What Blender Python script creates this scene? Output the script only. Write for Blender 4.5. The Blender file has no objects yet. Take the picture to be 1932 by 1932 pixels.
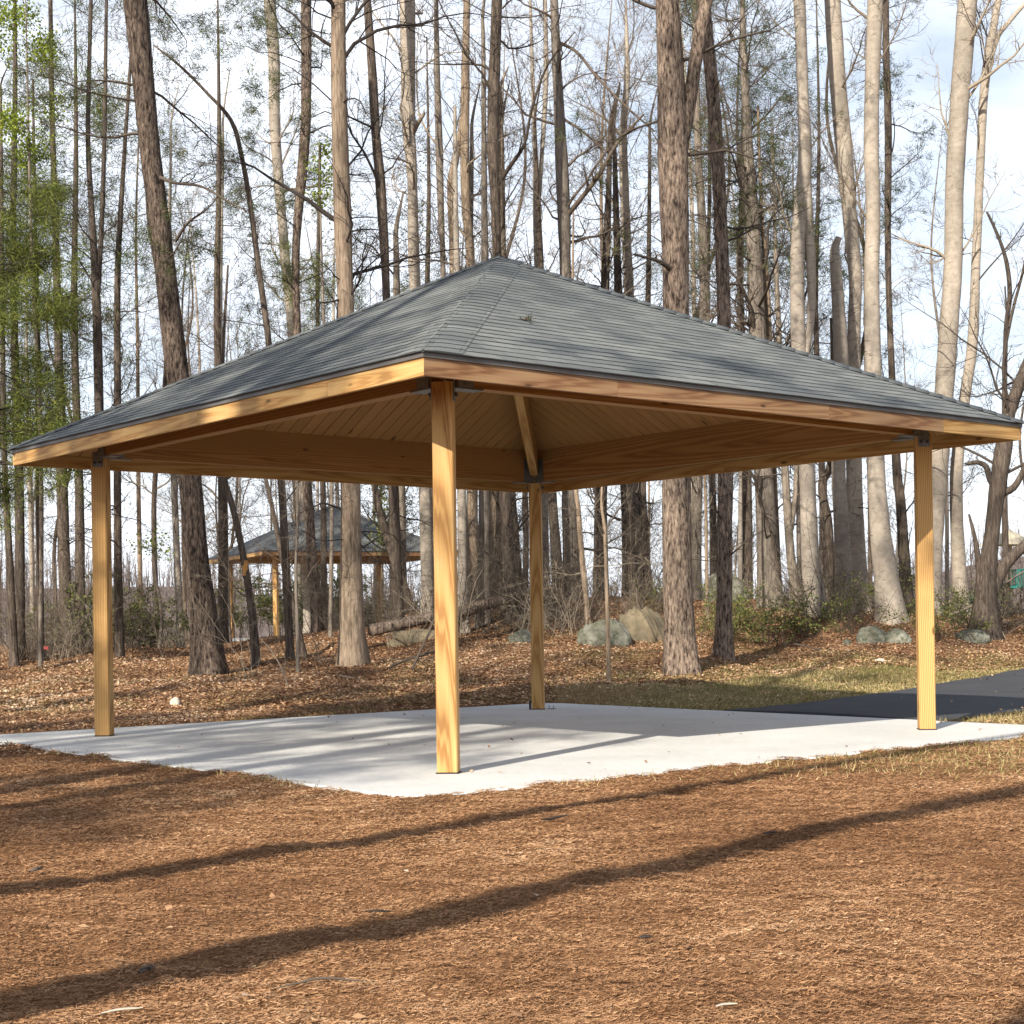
import bpy, bmesh, math, random
import numpy as np
from mathutils import Matrix, Vector

# ------------------------------------------------------------------ camera, sky, sun, exposure
scene = bpy.context.scene
COL = scene.collection
H = 1.192                                    # eye height above the concrete
FPX, CY, ROLL = 2970.0, 1172.5, -0.0147       # lens, horizon and tilt measured on the photograph
cam = bpy.data.cameras.new('camera'); camo = bpy.data.objects.new('camera', cam); COL.objects.link(camo)
cam.sensor_width = 36; cam.lens = 36 * FPX / 1932
cam.shift_y = (CY - 966) / 1932
cam.clip_start = 0.1; cam.clip_end = 2000
camo.matrix_world = Matrix.Translation((0, 0, H)) @ Matrix.Rotation(math.pi / 2, 4, 'X') @ Matrix.Rotation(ROLL, 4, 'Z')
scene.camera = camo

SUN_AZ, SUN_EL = math.radians(27.3), math.radians(31)     # light travels towards +y, a little to +x
SUNV = Vector((math.sin(SUN_AZ) * math.cos(SUN_EL), math.cos(SUN_AZ) * math.cos(SUN_EL), -math.sin(SUN_EL)))
sun = bpy.data.lights.new('sun', 'SUN'); suno = bpy.data.objects.new('sun', sun); COL.objects.link(suno)
sun.energy = 5.0; sun.angle = math.radians(0.55); sun.color = (1.0, 0.92, 0.79)
suno.rotation_euler = SUNV.to_track_quat('-Z', 'Y').to_euler()
suno.location = (-20, -40, 35)

world = bpy.data.worlds.new('World'); scene.world = world; world.use_nodes = True
wn, wl = world.node_tree.nodes, world.node_tree.links
wn.clear()
wout = wn.new('ShaderNodeOutputWorld'); bg = wn.new('ShaderNodeBackground')
sky = wn.new('ShaderNodeTexSky'); sky.sky_type = 'NISHITA'; sky.sun_disc = False
sky.sun_elevation = SUN_EL; sky.sun_rotation = math.pi + SUN_AZ
sky.air_density = 1.0; sky.dust_density = 1.5; sky.ozone_density = 1.0
tc = wn.new('ShaderNodeTexCoord'); mp = wn.new('ShaderNodeMapping'); mp.inputs['Scale'].default_value = (1.0, 1.0, 2.6)
cn = wn.new('ShaderNodeTexNoise'); cn.inputs['Scale'].default_value = 3.2; cn.inputs['Detail'].default_value = 7; cn.inputs['Roughness'].default_value = 0.56
cr = wn.new('ShaderNodeValToRGB'); cr.color_ramp.elements[0].position = 0.36; cr.color_ramp.elements[1].position = 0.66
cr.color_ramp.elements[0].color = (0.36, 0.36, 0.36, 1); cr.color_ramp.elements[1].color = (0.97, 0.97, 0.97, 1)
mixc = wn.new('ShaderNodeMixRGB'); mixc.inputs[2].default_value = (11.3, 11.9, 12.9, 1)
wl.new(tc.outputs['Generated'], mp.inputs['Vector']); wl.new(mp.outputs['Vector'], cn.inputs['Vector'])
sz = wn.new('ShaderNodeSeparateXYZ'); wl.new(tc.outputs['Generated'], sz.inputs[0])
hz = wn.new('ShaderNodeMapRange'); hz.inputs['From Min'].default_value = 0.02; hz.inputs['From Max'].default_value = 0.30; hz.inputs['To Min'].default_value = 0.95; hz.inputs['To Max'].default_value = 0.0
wl.new(sz.outputs['Z'], hz.inputs['Value'])
mxm = wn.new('ShaderNodeMath'); mxm.operation = 'MAXIMUM'; wl.new(hz.outputs['Result'], mxm.inputs[0])
wl.new(cn.outputs['Fac'], cr.inputs['Fac']); wl.new(cr.outputs['Color'], mxm.inputs[1]); zn = wn.new('ShaderNodeMapRange'); zn.interpolation_type = 'SMOOTHSTEP'; zn.inputs['From Min'].default_value = 0.36; zn.inputs['From Max'].default_value = 0.70; zn.inputs['To Min'].default_value = 1.0; zn.inputs['To Max'].default_value = 0.22
wl.new(sz.outputs['Z'], zn.inputs['Value'])
mul = wn.new('ShaderNodeMath'); mul.operation = 'MULTIPLY'; wl.new(mxm.outputs[0], mul.inputs[0]); wl.new(zn.outputs['Result'], mul.inputs[1]); wl.new(mul.outputs[0], mixc.inputs[0])
wl.new(sky.outputs['Color'], mixc.inputs[1]); wl.new(mixc.outputs['Color'], bg.inputs['Color'])
bg.inputs['Strength'].default_value = 0.082
wl.new(bg.outputs[0], wout.inputs[0])

scene.view_settings.view_transform = 'Standard'; scene.view_settings.look = 'None'
scene.view_settings.exposure = 0.68; scene.view_settings.gamma = 1.0
scene.cycles.max_bounces = 6; scene.cycles.diffuse_bounces = 4; scene.cycles.transparent_max_bounces = 6
scene.cycles.caustics_reflective = False; scene.cycles.caustics_refractive = False

# ------------------------------------------------------------------ helpers
rng = np.random.default_rng(7)
def ray(x, y):
    c, s = math.cos(ROLL), math.sin(ROLL)
    dx, dy = x - 966, y - CY
    return (c * dx + s * dy) / FPX, -(-s * dx + c * dy) / FPX
def at(x, y, d):
    u, v = ray(x, y); return np.array([u * d, d, H + v * d])

def hash2(ix, iy, seed):
    n = (ix.astype(np.int64) * 374761393 + iy.astype(np.int64) * 668265263 + seed * 974711) & 0x7fffffff
    n = ((n ^ (n >> 13)) * 1274126177) & 0x7fffffff
    return ((n ^ (n >> 16)) & 0xffff) / 65535.0
def vnoise(x, y, seed=0):
    ix, iy = np.floor(x), np.floor(y); fx, fy = x - ix, y - iy
    fx = fx * fx * (3 - 2 * fx); fy = fy * fy * (3 - 2 * fy)
    a, b = hash2(ix, iy, seed), hash2(ix + 1, iy, seed); c, d = hash2(ix, iy + 1, seed), hash2(ix + 1, iy + 1, seed)
    return (a * (1 - fx) + b * fx) * (1 - fy) + (c * (1 - fx) + d * fx) * fy - 0.5
def fbm(x, y, seed=0, o=3):
    s = 0; a = 1.0
    for k in range(o): s = s + a * vnoise(x * 2 ** k, y * 2 ** k, seed + k); a *= 0.5
    return s

def mesh_np(name, verts, faces, mat, parent=None, attrs=None, smooth=False):
    """faces: list of (n,k) int arrays"""
    me = bpy.data.meshes.new(name)
    verts = np.ascontiguousarray(verts, dtype=np.float32).reshape(-1, 3)
    me.vertices.add(len(verts)); me.vertices.foreach_set('co', verts.ravel())
    faces = [np.asarray(f, dtype=np.int32) for f in (faces if isinstance(faces, list) else [faces]) if len(f)]
    loops = np.concatenate([f.ravel() for f in faces])
    tot = np.concatenate([np.full(len(f), f.shape[1], np.int32) for f in faces])
    start = np.concatenate([[0], np.cumsum(tot)[:-1]]).astype(np.int32)
    me.loops.add(len(loops)); me.loops.foreach_set('vertex_index', loops)
    me.polygons.add(len(tot)); me.polygons.foreach_set('loop_start', start); me.polygons.foreach_set('loop_total', tot)
    if smooth: me.polygons.foreach_set('use_smooth', np.ones(len(tot), bool))
    for k, v in (attrs or {}).items():
        v = np.asarray(v, np.float32)
        if v.ndim == 2:
            a = me.attributes.new(k, 'FLOAT_VECTOR', 'POINT'); a.data.foreach_set('vector', v.ravel())
        else:
            a = me.attributes.new(k, 'FLOAT', 'POINT'); a.data.foreach_set('value', v)
    me.update(calc_edges=True)
    me.materials.append(mat)
    o = bpy.data.objects.new(name, me); COL.objects.link(o)
    if parent is not None: o.parent = parent
    return o

def thing(name, label, cat, loc=(0, 0, 0), group=None):
    o = bpy.data.objects.new(name, None); COL.objects.link(o); o.location = loc; o.empty_display_size = 0.2
    return tag(o, label, cat, group)
def tag(o, label=None, cat=None, group=None, kind=None):
    if label: o['label'] = label
    if cat: o['category'] = cat
    if group: o['group'] = group
    if kind: o['kind'] = kind
    return o
def dup(root, loc, rz=0, sc=1.0, label=None, group=None):
    r = root.copy(); COL.objects.link(r); r.location = loc; r.rotation_euler = (0, 0, rz)
    r.scale = (sc, sc, sc) if not hasattr(sc, '__len__') else sc
    if label: r['label'] = label
    if group: r['group'] = group
    for ch in list(root.children):
        c = ch.copy(); COL.objects.link(c); c.parent = r
        for g in list(ch.children):
            d = g.copy(); COL.objects.link(d); d.parent = c
    return r

class Soup:
    """collects quads and boxes with grain coordinates"""
    def __init__(s): s.v = []; s.f = []; s.g = []; s.n = 0
    def add(s, v, f, g=None):
        v = np.asarray(v, float); s.v.append(v); s.f += [tuple(i + s.n for i in q) for q in f]
        s.g.append(np.asarray(g if g is not None else v, float)); s.n += len(v)
    def box(s, o, ax, ay, az, bev=0.0):
        """o centre, ax (grain axis) ay az half vectors"""
        o, ax, ay, az = (np.asarray(k, float) for k in (o, ax, ay, az))
        off = np.array([random.uniform(0, 40), random.uniform(-.05, .05), random.uniform(-.06, .06)])
        la, lb, lc = (np.linalg.norm(k) for k in (ax, ay, az))
        if bev <= 0:
            P = [(i, j, k) for i in (-1, 1) for j in (-1, 1) for k in (-1, 1)]
            v = [o + i * ax + j * ay + k * az for i, j, k in P]
            g = [np.array([i * la, j * lb, k * lc]) + off for i, j, k in P]
            s.add(v, [(0, 1, 3, 2), (4, 6, 7, 5), (0, 4, 5, 1), (2, 3, 7, 6), (0, 2, 6, 4), (1, 5, 7, 3)], g)
        else:                                   # octagonal section: chamfered long edges
            b1, b2 = 1 - bev / lb, 1 - bev / lc
            sec = [(-b1, -1), (b1, -1), (1, -b2), (1, b2), (b1, 1), (-b1, 1), (-1, b2), (-1, -b2)]
            v = []; g = []
            for i in (-1, 1):
                for j, k in sec:
                    v.append(o + i * ax + j * ay + k * az); g.append(np.array([i * la, j * lb, k * lc]) + off)
            f = [(q, (q + 1) % 8, 8 + (q + 1) % 8, 8 + q) for q in range(8)]
            f += [tuple(range(7, -1, -1)), tuple(range(8, 16))]
            s.add(v, f, g)
    def build(s, name, mat, parent=None):
        me = bpy.data.meshes.new(name)
        v = np.concatenate(s.v)
        me.from_pydata(v.tolist(), [], s.f); me.materials.append(mat)
        a = me.attributes.new('gc', 'FLOAT_VECTOR', 'POINT'); a.data.foreach_set('vector', np.concatenate(s.g).astype(np.float32).ravel())
        bm = bmesh.new(); bm.from_mesh(me); bmesh.ops.recalc_face_normals(bm, faces=bm.faces[:]); bm.to_mesh(me); bm.free()
        o = bpy.data.objects.new(name, me); COL.objects.link(o)
        if parent is not None: o.parent = parent
        return o

# ------------------------------------------------------------------ materials
class NT:
    def __init__(s, name):
        s.m = bpy.data.materials.new(name); s.m.use_nodes = True
        s.t = s.m.node_tree; s.b = s.t.nodes['Principled BSDF']; s.b.inputs['Roughness'].default_value = 0.85
        s.b.inputs['Specular IOR Level'].default_value = 0.25
    def n(s, kind, **kw):
        nd = s.t.nodes.new('ShaderNode' + kind)
        for k, v in kw.items():
            if k in nd.inputs.keys() and not hasattr(nd, k) : s.set(nd, k, v)
            elif hasattr(nd, k): setattr(nd, k, v)
            else: s.set(nd, k.replace('_', ' '), v)
        return nd
    def set(s, nd, k, v):
        if isinstance(v, bpy.types.NodeSocket): s.t.links.new(v, nd.inputs[k])
        else: nd.inputs[k].default_value = v
    def coord(s, kind='Object'): return s.n('TexCoord').outputs[kind]
    def attr(s, name, out='Vector'): return s.n('Attribute', attribute_name=name).outputs[out]
    def map(s, vec, scale=(1, 1, 1), loc=(0, 0, 0), rot=(0, 0, 0)):
        return s.n('Mapping', Vector=vec, Scale=scale, Location=loc, Rotation=rot).outputs[0]
    def noise(s, vec, scale=5, detail=4, rough=0.55, dist=0.0):
        return s.n('TexNoise', Vector=vec, Scale=scale, Detail=detail, Roughness=rough, Distortion=dist).outputs['Fac']
    def ramp(s, fac, stops):
        nd = s.n('ValToRGB'); s.set(nd, 'Fac', fac); e = nd.color_ramp.elements
        while len(e) > 1: e.remove(e[-1])
        for i, (p, c) in enumerate(stops):
            el = e[0] if i == 0 else e.new(p)
            el.position = p; el.color = (*c, 1) if len(c) == 3 else c
        return nd.outputs['Color']
    def mix(s, fac, a, b, mode='MIX'):
        nd = s.n('MixRGB', blend_type=mode)
        for k, v in ((0, fac), (1, a), (2, b)):
            if isinstance(v, bpy.types.NodeSocket): s.t.links.new(v, nd.inputs[k])
            else: nd.inputs[k].default_value = v if k == 0 else ((*v, 1) if len(v) == 3 else v)
        return nd.outputs[0]
    def math(s, op, a, b=0.0):
        nd = s.n('Math', operation=op)
        for k, v in ((0, a), (1, b)):
            if isinstance(v, bpy.types.NodeSocket): s.t.links.new(v, nd.inputs[k])
            else: nd.inputs[k].default_value = v
        return nd.outputs[0]
    def bump(s, h, strength=0.5, dist=0.02):
        nd = s.n('Bump', Strength=strength, Distance=dist, Height=h); s.t.links.new(nd.outputs[0], s.b.inputs['Normal'])
    def color(s, c):
        if isinstance(c, bpy.types.NodeSocket): s.t.links.new(c, s.b.inputs['Base Color'])
        else: s.b.inputs['Base Color'].default_value = (*c, 1)
    def rough(s, r):
        if isinstance(r, bpy.types.NodeSocket): s.t.links.new(r, s.b.inputs['Roughness'])
        else: s.b.inputs['Roughness'].default_value = r

def wood_material(name, light, mid, dark, ringscale=17, wobble=0.5, drift=0.02):
    m = NT(name); g = m.attr('gc')
    # rings round a pith that wanders along the piece: straight lines with cathedral arches
    sep = m.n('SeparateXYZ', Vector=g)
    wob = m.noise(m.map(g, (wobble, 3, 3)), 1.0, 3, 0.5)
    y = m.math('ADD', sep.outputs[1], m.math('MULTIPLY', m.math('SUBTRACT', wob, 0.5), 0.16))
    z = m.math('ADD', m.math('ADD', sep.outputs[2], 0.17), m.math('MULTIPLY', sep.outputs[0], drift))
    comb = m.n('CombineXYZ', X=m.math('MULTIPLY', sep.outputs[0], 0.004), Y=y, Z=z).outputs[0]
    rings = m.n('TexWave', wave_type='RINGS', rings_direction='X', Vector=comb, Scale=ringscale, Distortion=2.2, Detail=2, Detail_Scale=1.2).outputs['Fac']
    fine = m.noise(m.map(g, (2.5, 160, 160)), 1.0, 3, 0.6)
    blot = m.noise(m.map(g, (0.9, 4, 4)), 1.0, 3, 0.6)
    c = m.ramp(rings, [(0.0, light), (0.5, mid), (0.80, dark), (0.94, dark), (1.0, mid)])
    c = m.mix(m.math('MULTIPLY', blot, 0.6), c, mid)
    c = m.mix(0.35, c, m.ramp(fine, [(0.3, (0.55, 0.5, 0.45)), (0.7, (1.15, 1.12, 1.1))]), 'MULTIPLY')
    # knots
    kv = m.n('TexVoronoi', feature='F1', Vector=m.map(g, (2.6, 8, 8)), Scale=1.0, Randomness=1.0)
    kd = m.math('ADD', kv.outputs['Distance'], m.math('MULTIPLY', m.n('SeparateColor', Color=kv.outputs['Color']).outputs[0], 0.30))
    c = m.mix(m.ramp(kd, [(0.13, (0.85, 0.85, 0.85)), (0.20, (0, 0, 0))]), c, tuple(k * 0.30 for k in dark))
    c = m.mix(0.5, c, m.ramp(m.noise(m.map(g, (0.25, 1.5, 1.5)), 1.0, 2), [(0.3, (0.70, 0.66, 0.62)), (0.7, (1.16, 1.13, 1.1))]), 'MULTIPLY')
    m.color(c); m.rough(0.62); m.bump(fine, 0.12, 0.004)
    return m.m
M = {}
M['wood'] = wood_material('pine_timber', (0.61, 0.405, 0.175), (0.50, 0.30, 0.108), (0.30, 0.14, 0.042))
M['fascia_brown'] = wood_material('brown_fascia_pine', (0.36, 0.235, 0.13), (0.29, 0.17, 0.085), (0.16, 0.072, 0.034), 24, 0.25, 0.012)  # darker, browner version of the fascia pine
M['fascia'] = wood_material('fascia_pine', (0.60, 0.40, 0.172), (0.50, 0.305, 0.112), (0.33, 0.165, 0.052), 24, 0.25, 0.010)
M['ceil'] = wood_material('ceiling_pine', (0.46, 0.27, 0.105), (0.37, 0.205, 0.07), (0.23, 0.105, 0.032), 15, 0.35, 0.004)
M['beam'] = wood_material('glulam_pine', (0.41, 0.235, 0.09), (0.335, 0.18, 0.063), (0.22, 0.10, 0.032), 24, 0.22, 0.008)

m = NT('galvanised_steel'); v = m.coord()
m.color(m.ramp(m.noise(v, 40, 3), [(0.3, (0.13, 0.135, 0.14)), (0.7, (0.24, 0.245, 0.25))])); m.b.inputs['Metallic'].default_value = 0.6; m.rough(0.5); M['steel'] = m.m
m = NT('dark_steel'); m.color((0.05, 0.05, 0.055)); m.b.inputs['Metallic'].default_value = 0.5; m.rough(0.55); M['bolt'] = m.m
m = NT('drip_metal'); m.color(m.ramp(m.noise(m.coord(), 3, 3), [(0.3, (0.075, 0.072, 0.07)), (0.7, (0.12, 0.113, 0.108))])); m.rough(0.45); M['drip'] = m.m

m = NT('asphalt_shingle'); v = m.coord(); g = m.attr('gc')
gr = m.noise(v, 260, 2, 0.7)
tab = m.n('TexBrick', Vector=m.map(g, (1, 1, 0)), Scale=1.0, Mortar_Size=0.004, Brick_Width=0.33, Row_Height=0.135, offset=0.37)
m.set(tab, 'Color1', (0.122, 0.133, 0.135, 1)); m.set(tab, 'Color2', (0.205, 0.216, 0.212, 1)); m.set(tab, 'Mortar', (0.085, 0.09, 0.092, 1))
c = m.mix(0.8, tab.outputs['Color'], m.ramp(gr, [(0.25, (0.55, 0.56, 0.58)), (0.75, (1.4, 1.38, 1.35))]), 'MULTIPLY')
c = m.mix(0.6, c, m.ramp(m.noise(m.map(v, (1.2, 1.2, 2)), 1.5, 4), [(0.3, (0.72, 0.74, 0.78)), (0.7, (1.2, 1.18, 1.12))]), 'MULTIPLY')
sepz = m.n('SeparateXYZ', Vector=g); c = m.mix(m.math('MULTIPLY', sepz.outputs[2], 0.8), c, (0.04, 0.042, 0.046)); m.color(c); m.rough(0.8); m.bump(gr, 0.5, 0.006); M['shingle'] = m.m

m = NT('concrete'); v = m.coord()
c = m.ramp(m.noise(m.map(v, (1, 1, 1)), 0.9, 6, 0.6), [(0.3, (0.55, 0.55, 0.535)), (0.7, (0.68, 0.675, 0.655))])
c = m.mix(0.5, c, m.ramp(m.noise(m.map(v, (6, 1.2, 1), rot=(0, 0, 0.7)), 3, 4, 0.6), [(0.3, (0.88, 0.88, 0.88)), (0.7, (1.06, 1.06, 1.05))]), 'MULTIPLY')
c = m.mix(m.ramp(m.noise(v, 2.3, 5, 0.65), [(0.62, (0, 0, 0)), (0.8, (0.35, 0.35, 0.35))]), c, (0.34, 0.30, 0.25))
c = m.mix(0.5, c, m.ramp(m.noise(v, 130, 2, 0.7), [(0.3, (0.86, 0.86, 0.86)), (0.7, (1.08, 1.08, 1.08))]), 'MULTIPLY')
m.color(c); m.rough(0.8); m.bump(m.noise(v, 60, 3), 0.12, 0.006); M['concrete'] = m.m

m = NT('asphalt'); v = m.coord()
c = m.ramp(m.noise(v, 90, 3, 0.7), [(0.3, (0.030, 0.031, 0.036)), (0.7, (0.075, 0.077, 0.085))])
c = m.mix(0.6, c, m.ramp(m.noise(v, 1.1, 4), [(0.3, (0.8, 0.8, 0.82)), (0.7, (1.25, 1.25, 1.22))]), 'MULTIPLY')
m.color(c); m.rough(0.85); m.bump(m.noise(v, 120, 2), 0.5, 0.01); M['asphalt'] = m.m

# ground: pine straw in front, leaf litter behind, dormant grass along the path, by a mask stored on the sheet
m = NT('ground_litter'); v = m.coord(); msk = m.n('SeparateXYZ', Vector=m.attr('mask'))
n1 = m.noise(m.map(v, (9, 26, 10)), 1.0, 5, 0.68, 0.6); n2 = m.noise(v, 1.3, 4, 0.6); n3 = m.noise(v, 75, 3, 0.7)
straw = m.ramp(n1, [(0.26, (0.09, 0.042, 0.018)), (0.45, (0.225, 0.118, 0.057)), (0.60, (0.325, 0.18, 0.092)), (0.78, (0.42, 0.25, 0.13))])
straw = m.mix(0.7, straw, m.ramp(n2, [(0.3, (0.72, 0.66, 0.62)), (0.7, (1.18, 1.15, 1.12))]), 'MULTIPLY')
lv = m.n('TexVoronoi', feature='F1', Vector=v, Scale=24.0)
litter = m.ramp(m.n('SeparateColor', Color=lv.outputs['Color']).outputs[0], [(0.0, (0.11, 0.062, 0.036)), (0.3, (0.24, 0.13, 0.07)), (0.6, (0.34, 0.195, 0.11)), (0.85, (0.42, 0.27, 0.16)), (1.0, (0.46, 0.33, 0.22))])
litter = m.mix(0.6, litter, m.ramp(n2, [(0.3, (0.6, 0.55, 0.52)), (0.7, (1.15, 1.12, 1.1))]), 'MULTIPLY')
grass = m.ramp(m.noise(m.map(v, (30, 12, 10)), 1.0, 4, 0.7), [(0.28, (0.075, 0.07, 0.022)), (0.5, (0.21, 0.165, 0.07)), (0.75, (0.36, 0.28, 0.13))])
grass = m.mix(m.ramp(m.noise(v, 0.9, 4), [(0.45, (0, 0, 0)), (0.65, (0.8, 0.8, 0.8))]), grass, (0.13, 0.125, 0.04))
wood_far = m.ramp(m.noise(m.map(v, (.4, .4, .4)), 1.0, 6, 0.7), [(0.3, (0.13, 0.10, 0.09)), (0.7, (0.25, 0.2, 0.185))])
c = m.mix(msk.outputs[0], straw, litter); c = m.mix(msk.outputs[1], c, grass); c = m.mix(msk.outputs[2], c, wood_far)
c = m.mix(0.5, c, m.ramp(n3, [(0.3, (0.6, 0.57, 0.55)), (0.7, (1.25, 1.23, 1.2))]), 'MULTIPLY')
m.color(c); m.rough(0.95); m.b.inputs['Specular IOR Level'].default_value = 0.08
m.bump(m.math('ADD', m.math('ADD', n1, m.math('MULTIPLY', n3, 0.5)), m.math('MULTIPLY', lv.outputs['Distance'], 0.5)), 0.9, 0.035); M['ground'] = m.m

def ramp_material(name, stops, rough=0.9, spec=0.15, trans=0.0):
    m = NT(name); c = m.ramp(m.attr('rnd', 'Fac'), stops); m.color(c); m.rough(rough); m.b.inputs['Specular IOR Level'].default_value = spec
    if trans:
        m.t.links.new(c, m.b.inputs['Base Color'])
        tr = m.n('BsdfTranslucent'); m.t.links.new(c, tr.inputs['Color'])
        mx = m.n('MixShader'); mx.inputs[0].default_value = trans
        m.t.links.new(m.b.outputs[0], mx.inputs[1]); m.t.links.new(tr.outputs[0], mx.inputs[2])
        m.t.links.new(mx.outputs[0], m.t.nodes['Material Output'].inputs['Surface'])
    return m.m
M['straw'] = ramp_material('pine_straw', [(0, (0.13, 0.063, 0.031)), (0.35, (0.27, 0.142, 0.07)), (0.7, (0.385, 0.218, 0.115)), (0.95, (0.48, 0.30, 0.17)), (1.0, (0.58, 0.42, 0.27))], 0.8, 0.2)
M['leaf'] = ramp_material('dead_leaf', [(0, (0.15, 0.085, 0.048)), (0.3, (0.31, 0.165, 0.085)), (0.6, (0.45, 0.275, 0.155)), (0.85, (0.55, 0.39, 0.25)), (1.0, (0.60, 0.46, 0.34))], 0.8, 0.2)
M['grass'] = ramp_material('dormant_grass', [(0, (0.06, 0.07, 0.018)), (0.25, (0.15, 0.14, 0.04)), (0.5, (0.32, 0.25, 0.11)), (1.0, (0.54, 0.43, 0.24))], 0.8, 0.2)
M['needle'] = ramp_material('pine_needles', [(0, (0.022, 0.032, 0.010)), (0.5, (0.055, 0.075, 0.020)), (0.85, (0.11, 0.125, 0.030)), (1.0, (0.20, 0.16, 0.06))], 0.6, 0.3, 0.25)
M['bright'] = ramp_material('young_foliage', [(0, (0.10, 0.14, 0.016)), (0.5, (0.21, 0.27, 0.03)), (1.0, (0.36, 0.42, 0.06))], 0.6, 0.3, 0.4)
M['cedar'] = ramp_material('cedar_foliage', [(0, (0.045, 0.068, 0.016)), (0.5, (0.125, 0.155, 0.034)), (1.0, (0.25, 0.27, 0.06))], 0.7, 0.2, 0.3)
M['bush'] = ramp_material('shrub_leaf', [(0, (0.04, 0.058, 0.012)), (0.5, (0.12, 0.145, 0.032)), (0.85, (0.20, 0.215, 0.06)), (1.0, (0.30, 0.22, 0.11))], 0.6, 0.3, 0.25)

def bark(name, dark, mid, light, kind='plate'):
    m = NT(name); v = m.coord(); oi = m.n('ObjectInfo').outputs['Random']
    if kind == 'plate':
        wv = m.mix(0.05, m.map(v, (1, 1, 1)), m.n('TexNoise', Vector=v, Scale=9.0, Detail=3).outputs['Color'], 'ADD')
        vo = m.n('TexVoronoi', feature='F1', Vector=m.map(wv, (30, 30, 9)), Scale=1.0)
        n = m.noise(m.map(wv, (24, 24, 4.5)), 1.0, 8, 0.74)
        h = m.math('ADD', n, m.math('MULTIPLY', m.math('SUBTRACT', 0.45, vo.outputs['Distance']), 0.16))
        c = m.ramp(h, [(0.37, dark), (0.475, mid), (0.64, light)])
        c = m.mix(0.6, c, m.ramp(m.n('SeparateColor', Color=vo.outputs['Color']).outputs[0], [(0, (0.66, 0.64, 0.64)), (1, (1.3, 1.26, 1.22))]), 'MULTIPLY')
        m.bump(h, 1.0, 0.03)
    elif kind == 'furrow':
        n = m.noise(m.map(v, (24, 24, 3.2)), 1.0, 7, 0.72, 0.5)
        c = m.ramp(n, [(0.3, dark), (0.5, mid), (0.7, light)]); m.bump(n, 0.9, 0.03)
    else:                                      # smooth, cross-marked
        n = m.noise(m.map(v, (8, 8, 9)), 1.0, 7, 0.7); k = m.noise(m.map(v, (3.5, 3.5, 17)), 1.0, 4, 0.6, 0.4)
        c = m.ramp(n, [(0.28, mid), (0.65, light)])
        c = m.mix(m.ramp(k, [(0.62, (0, 0, 0)), (0.70, (0.75, 0.75, 0.75))]), c, dark); m.bump(m.math('ADD', n, k), 0.5, 0.015)
    big = m.noise(m.map(v, (1.6, 1.6, 0.7)), 1.0, 4, 0.6)
    c = m.mix(0.8, c, m.ramp(big, [(0.3, (0.66, 0.66, 0.64)), (0.7, (1.25, 1.22, 1.18))]), 'MULTIPLY')
    c = m.mix(0.7, c, m.ramp(oi, [(0, (0.8, 0.8, 0.82)), (1, (1.15, 1.12, 1.08))]), 'MULTIPLY')
    m.color(c); m.rough(0.92); m.b.inputs['Specular IOR Level'].default_value = 0.1
    return m.m
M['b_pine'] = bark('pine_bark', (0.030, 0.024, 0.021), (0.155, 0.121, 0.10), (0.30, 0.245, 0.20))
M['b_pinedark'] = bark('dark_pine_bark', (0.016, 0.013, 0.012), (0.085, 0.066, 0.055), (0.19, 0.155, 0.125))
M['b_dark'] = bark('dark_bark', (0.022, 0.018, 0.016), (0.092, 0.074, 0.062), (0.20, 0.165, 0.135), 'furrow')
M['b_tan'] = bark('shaggy_tan_bark', (0.06, 0.046, 0.036), (0.245, 0.19, 0.142), (0.40, 0.325, 0.25), 'furrow')
M['b_pale'] = bark('smooth_pale_bark', (0.09, 0.078, 0.068), (0.235, 0.205, 0.172), (0.37, 0.33, 0.285), 'smooth')
M['b_grey'] = bark('grey_bark', (0.06, 0.052, 0.046), (0.20, 0.172, 0.145), (0.34, 0.30, 0.255), 'furrow')
m = NT('twig'); m.color(m.ramp(m.n('ObjectInfo').outputs['Random'], [(0, (0.035, 0.028, 0.024)), (1, (0.115, 0.09, 0.07))])); m.rough(0.9); M['twig'] = m.m
m = NT('pale_twig'); m.color(m.ramp(m.n('ObjectInfo').outputs['Random'], [(0, (0.16, 0.13, 0.10)), (1, (0.30, 0.25, 0.19))])); m.rough(0.9); M['twig_pale'] = m.m

m = NT('lichen_rock'); v = m.coord()
c = m.ramp(m.noise(v, 2.2, 6, 0.65), [(0.3, (0.07, 0.068, 0.05)), (0.5, (0.155, 0.150, 0.118)), (0.68, (0.29, 0.285, 0.235))])
c = m.mix(m.ramp(m.noise(v, 7, 6, 0.75), [(0.48, (0, 0, 0)), (0.62, (0.85, 0.85, 0.85))]), c, (0.05, 0.062, 0.035))
m.color(c); m.rough(0.95); m.bump(m.noise(v, 9, 6, 0.65), 0.7, 0.05); M['rock'] = m.m
m = NT('tan_rock'); v = m.coord()
m.color(m.ramp(m.noise(v, 3, 6, 0.65), [(0.3, (0.075, 0.065, 0.045)), (0.55, (0.16, 0.13, 0.085)), (0.75, (0.25, 0.20, 0.135))])); m.rough(0.95); m.bump(m.noise(v, 9, 6, 0.65), 0.7, 0.05); M['rock_tan'] = m.m
m = NT('pale_stone'); v = m.coord(); m.color(m.ramp(m.noise(v, 9, 4), [(0.3, (0.45, 0.38, 0.29)), (0.7, (0.66, 0.60, 0.5))])); m.rough(0.9); M['stone'] = m.m
def plain(name, c, rough=0.6):
    m = NT(name); v = m.coord(); m.color(m.mix(0.5, c, m.ramp(m.noise(v, 6, 4), [(0.3, (0.75, 0.75, 0.75)), (0.7, (1.15, 1.15, 1.15))]), 'MULTIPLY')); m.rough(rough); return m.m
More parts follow.
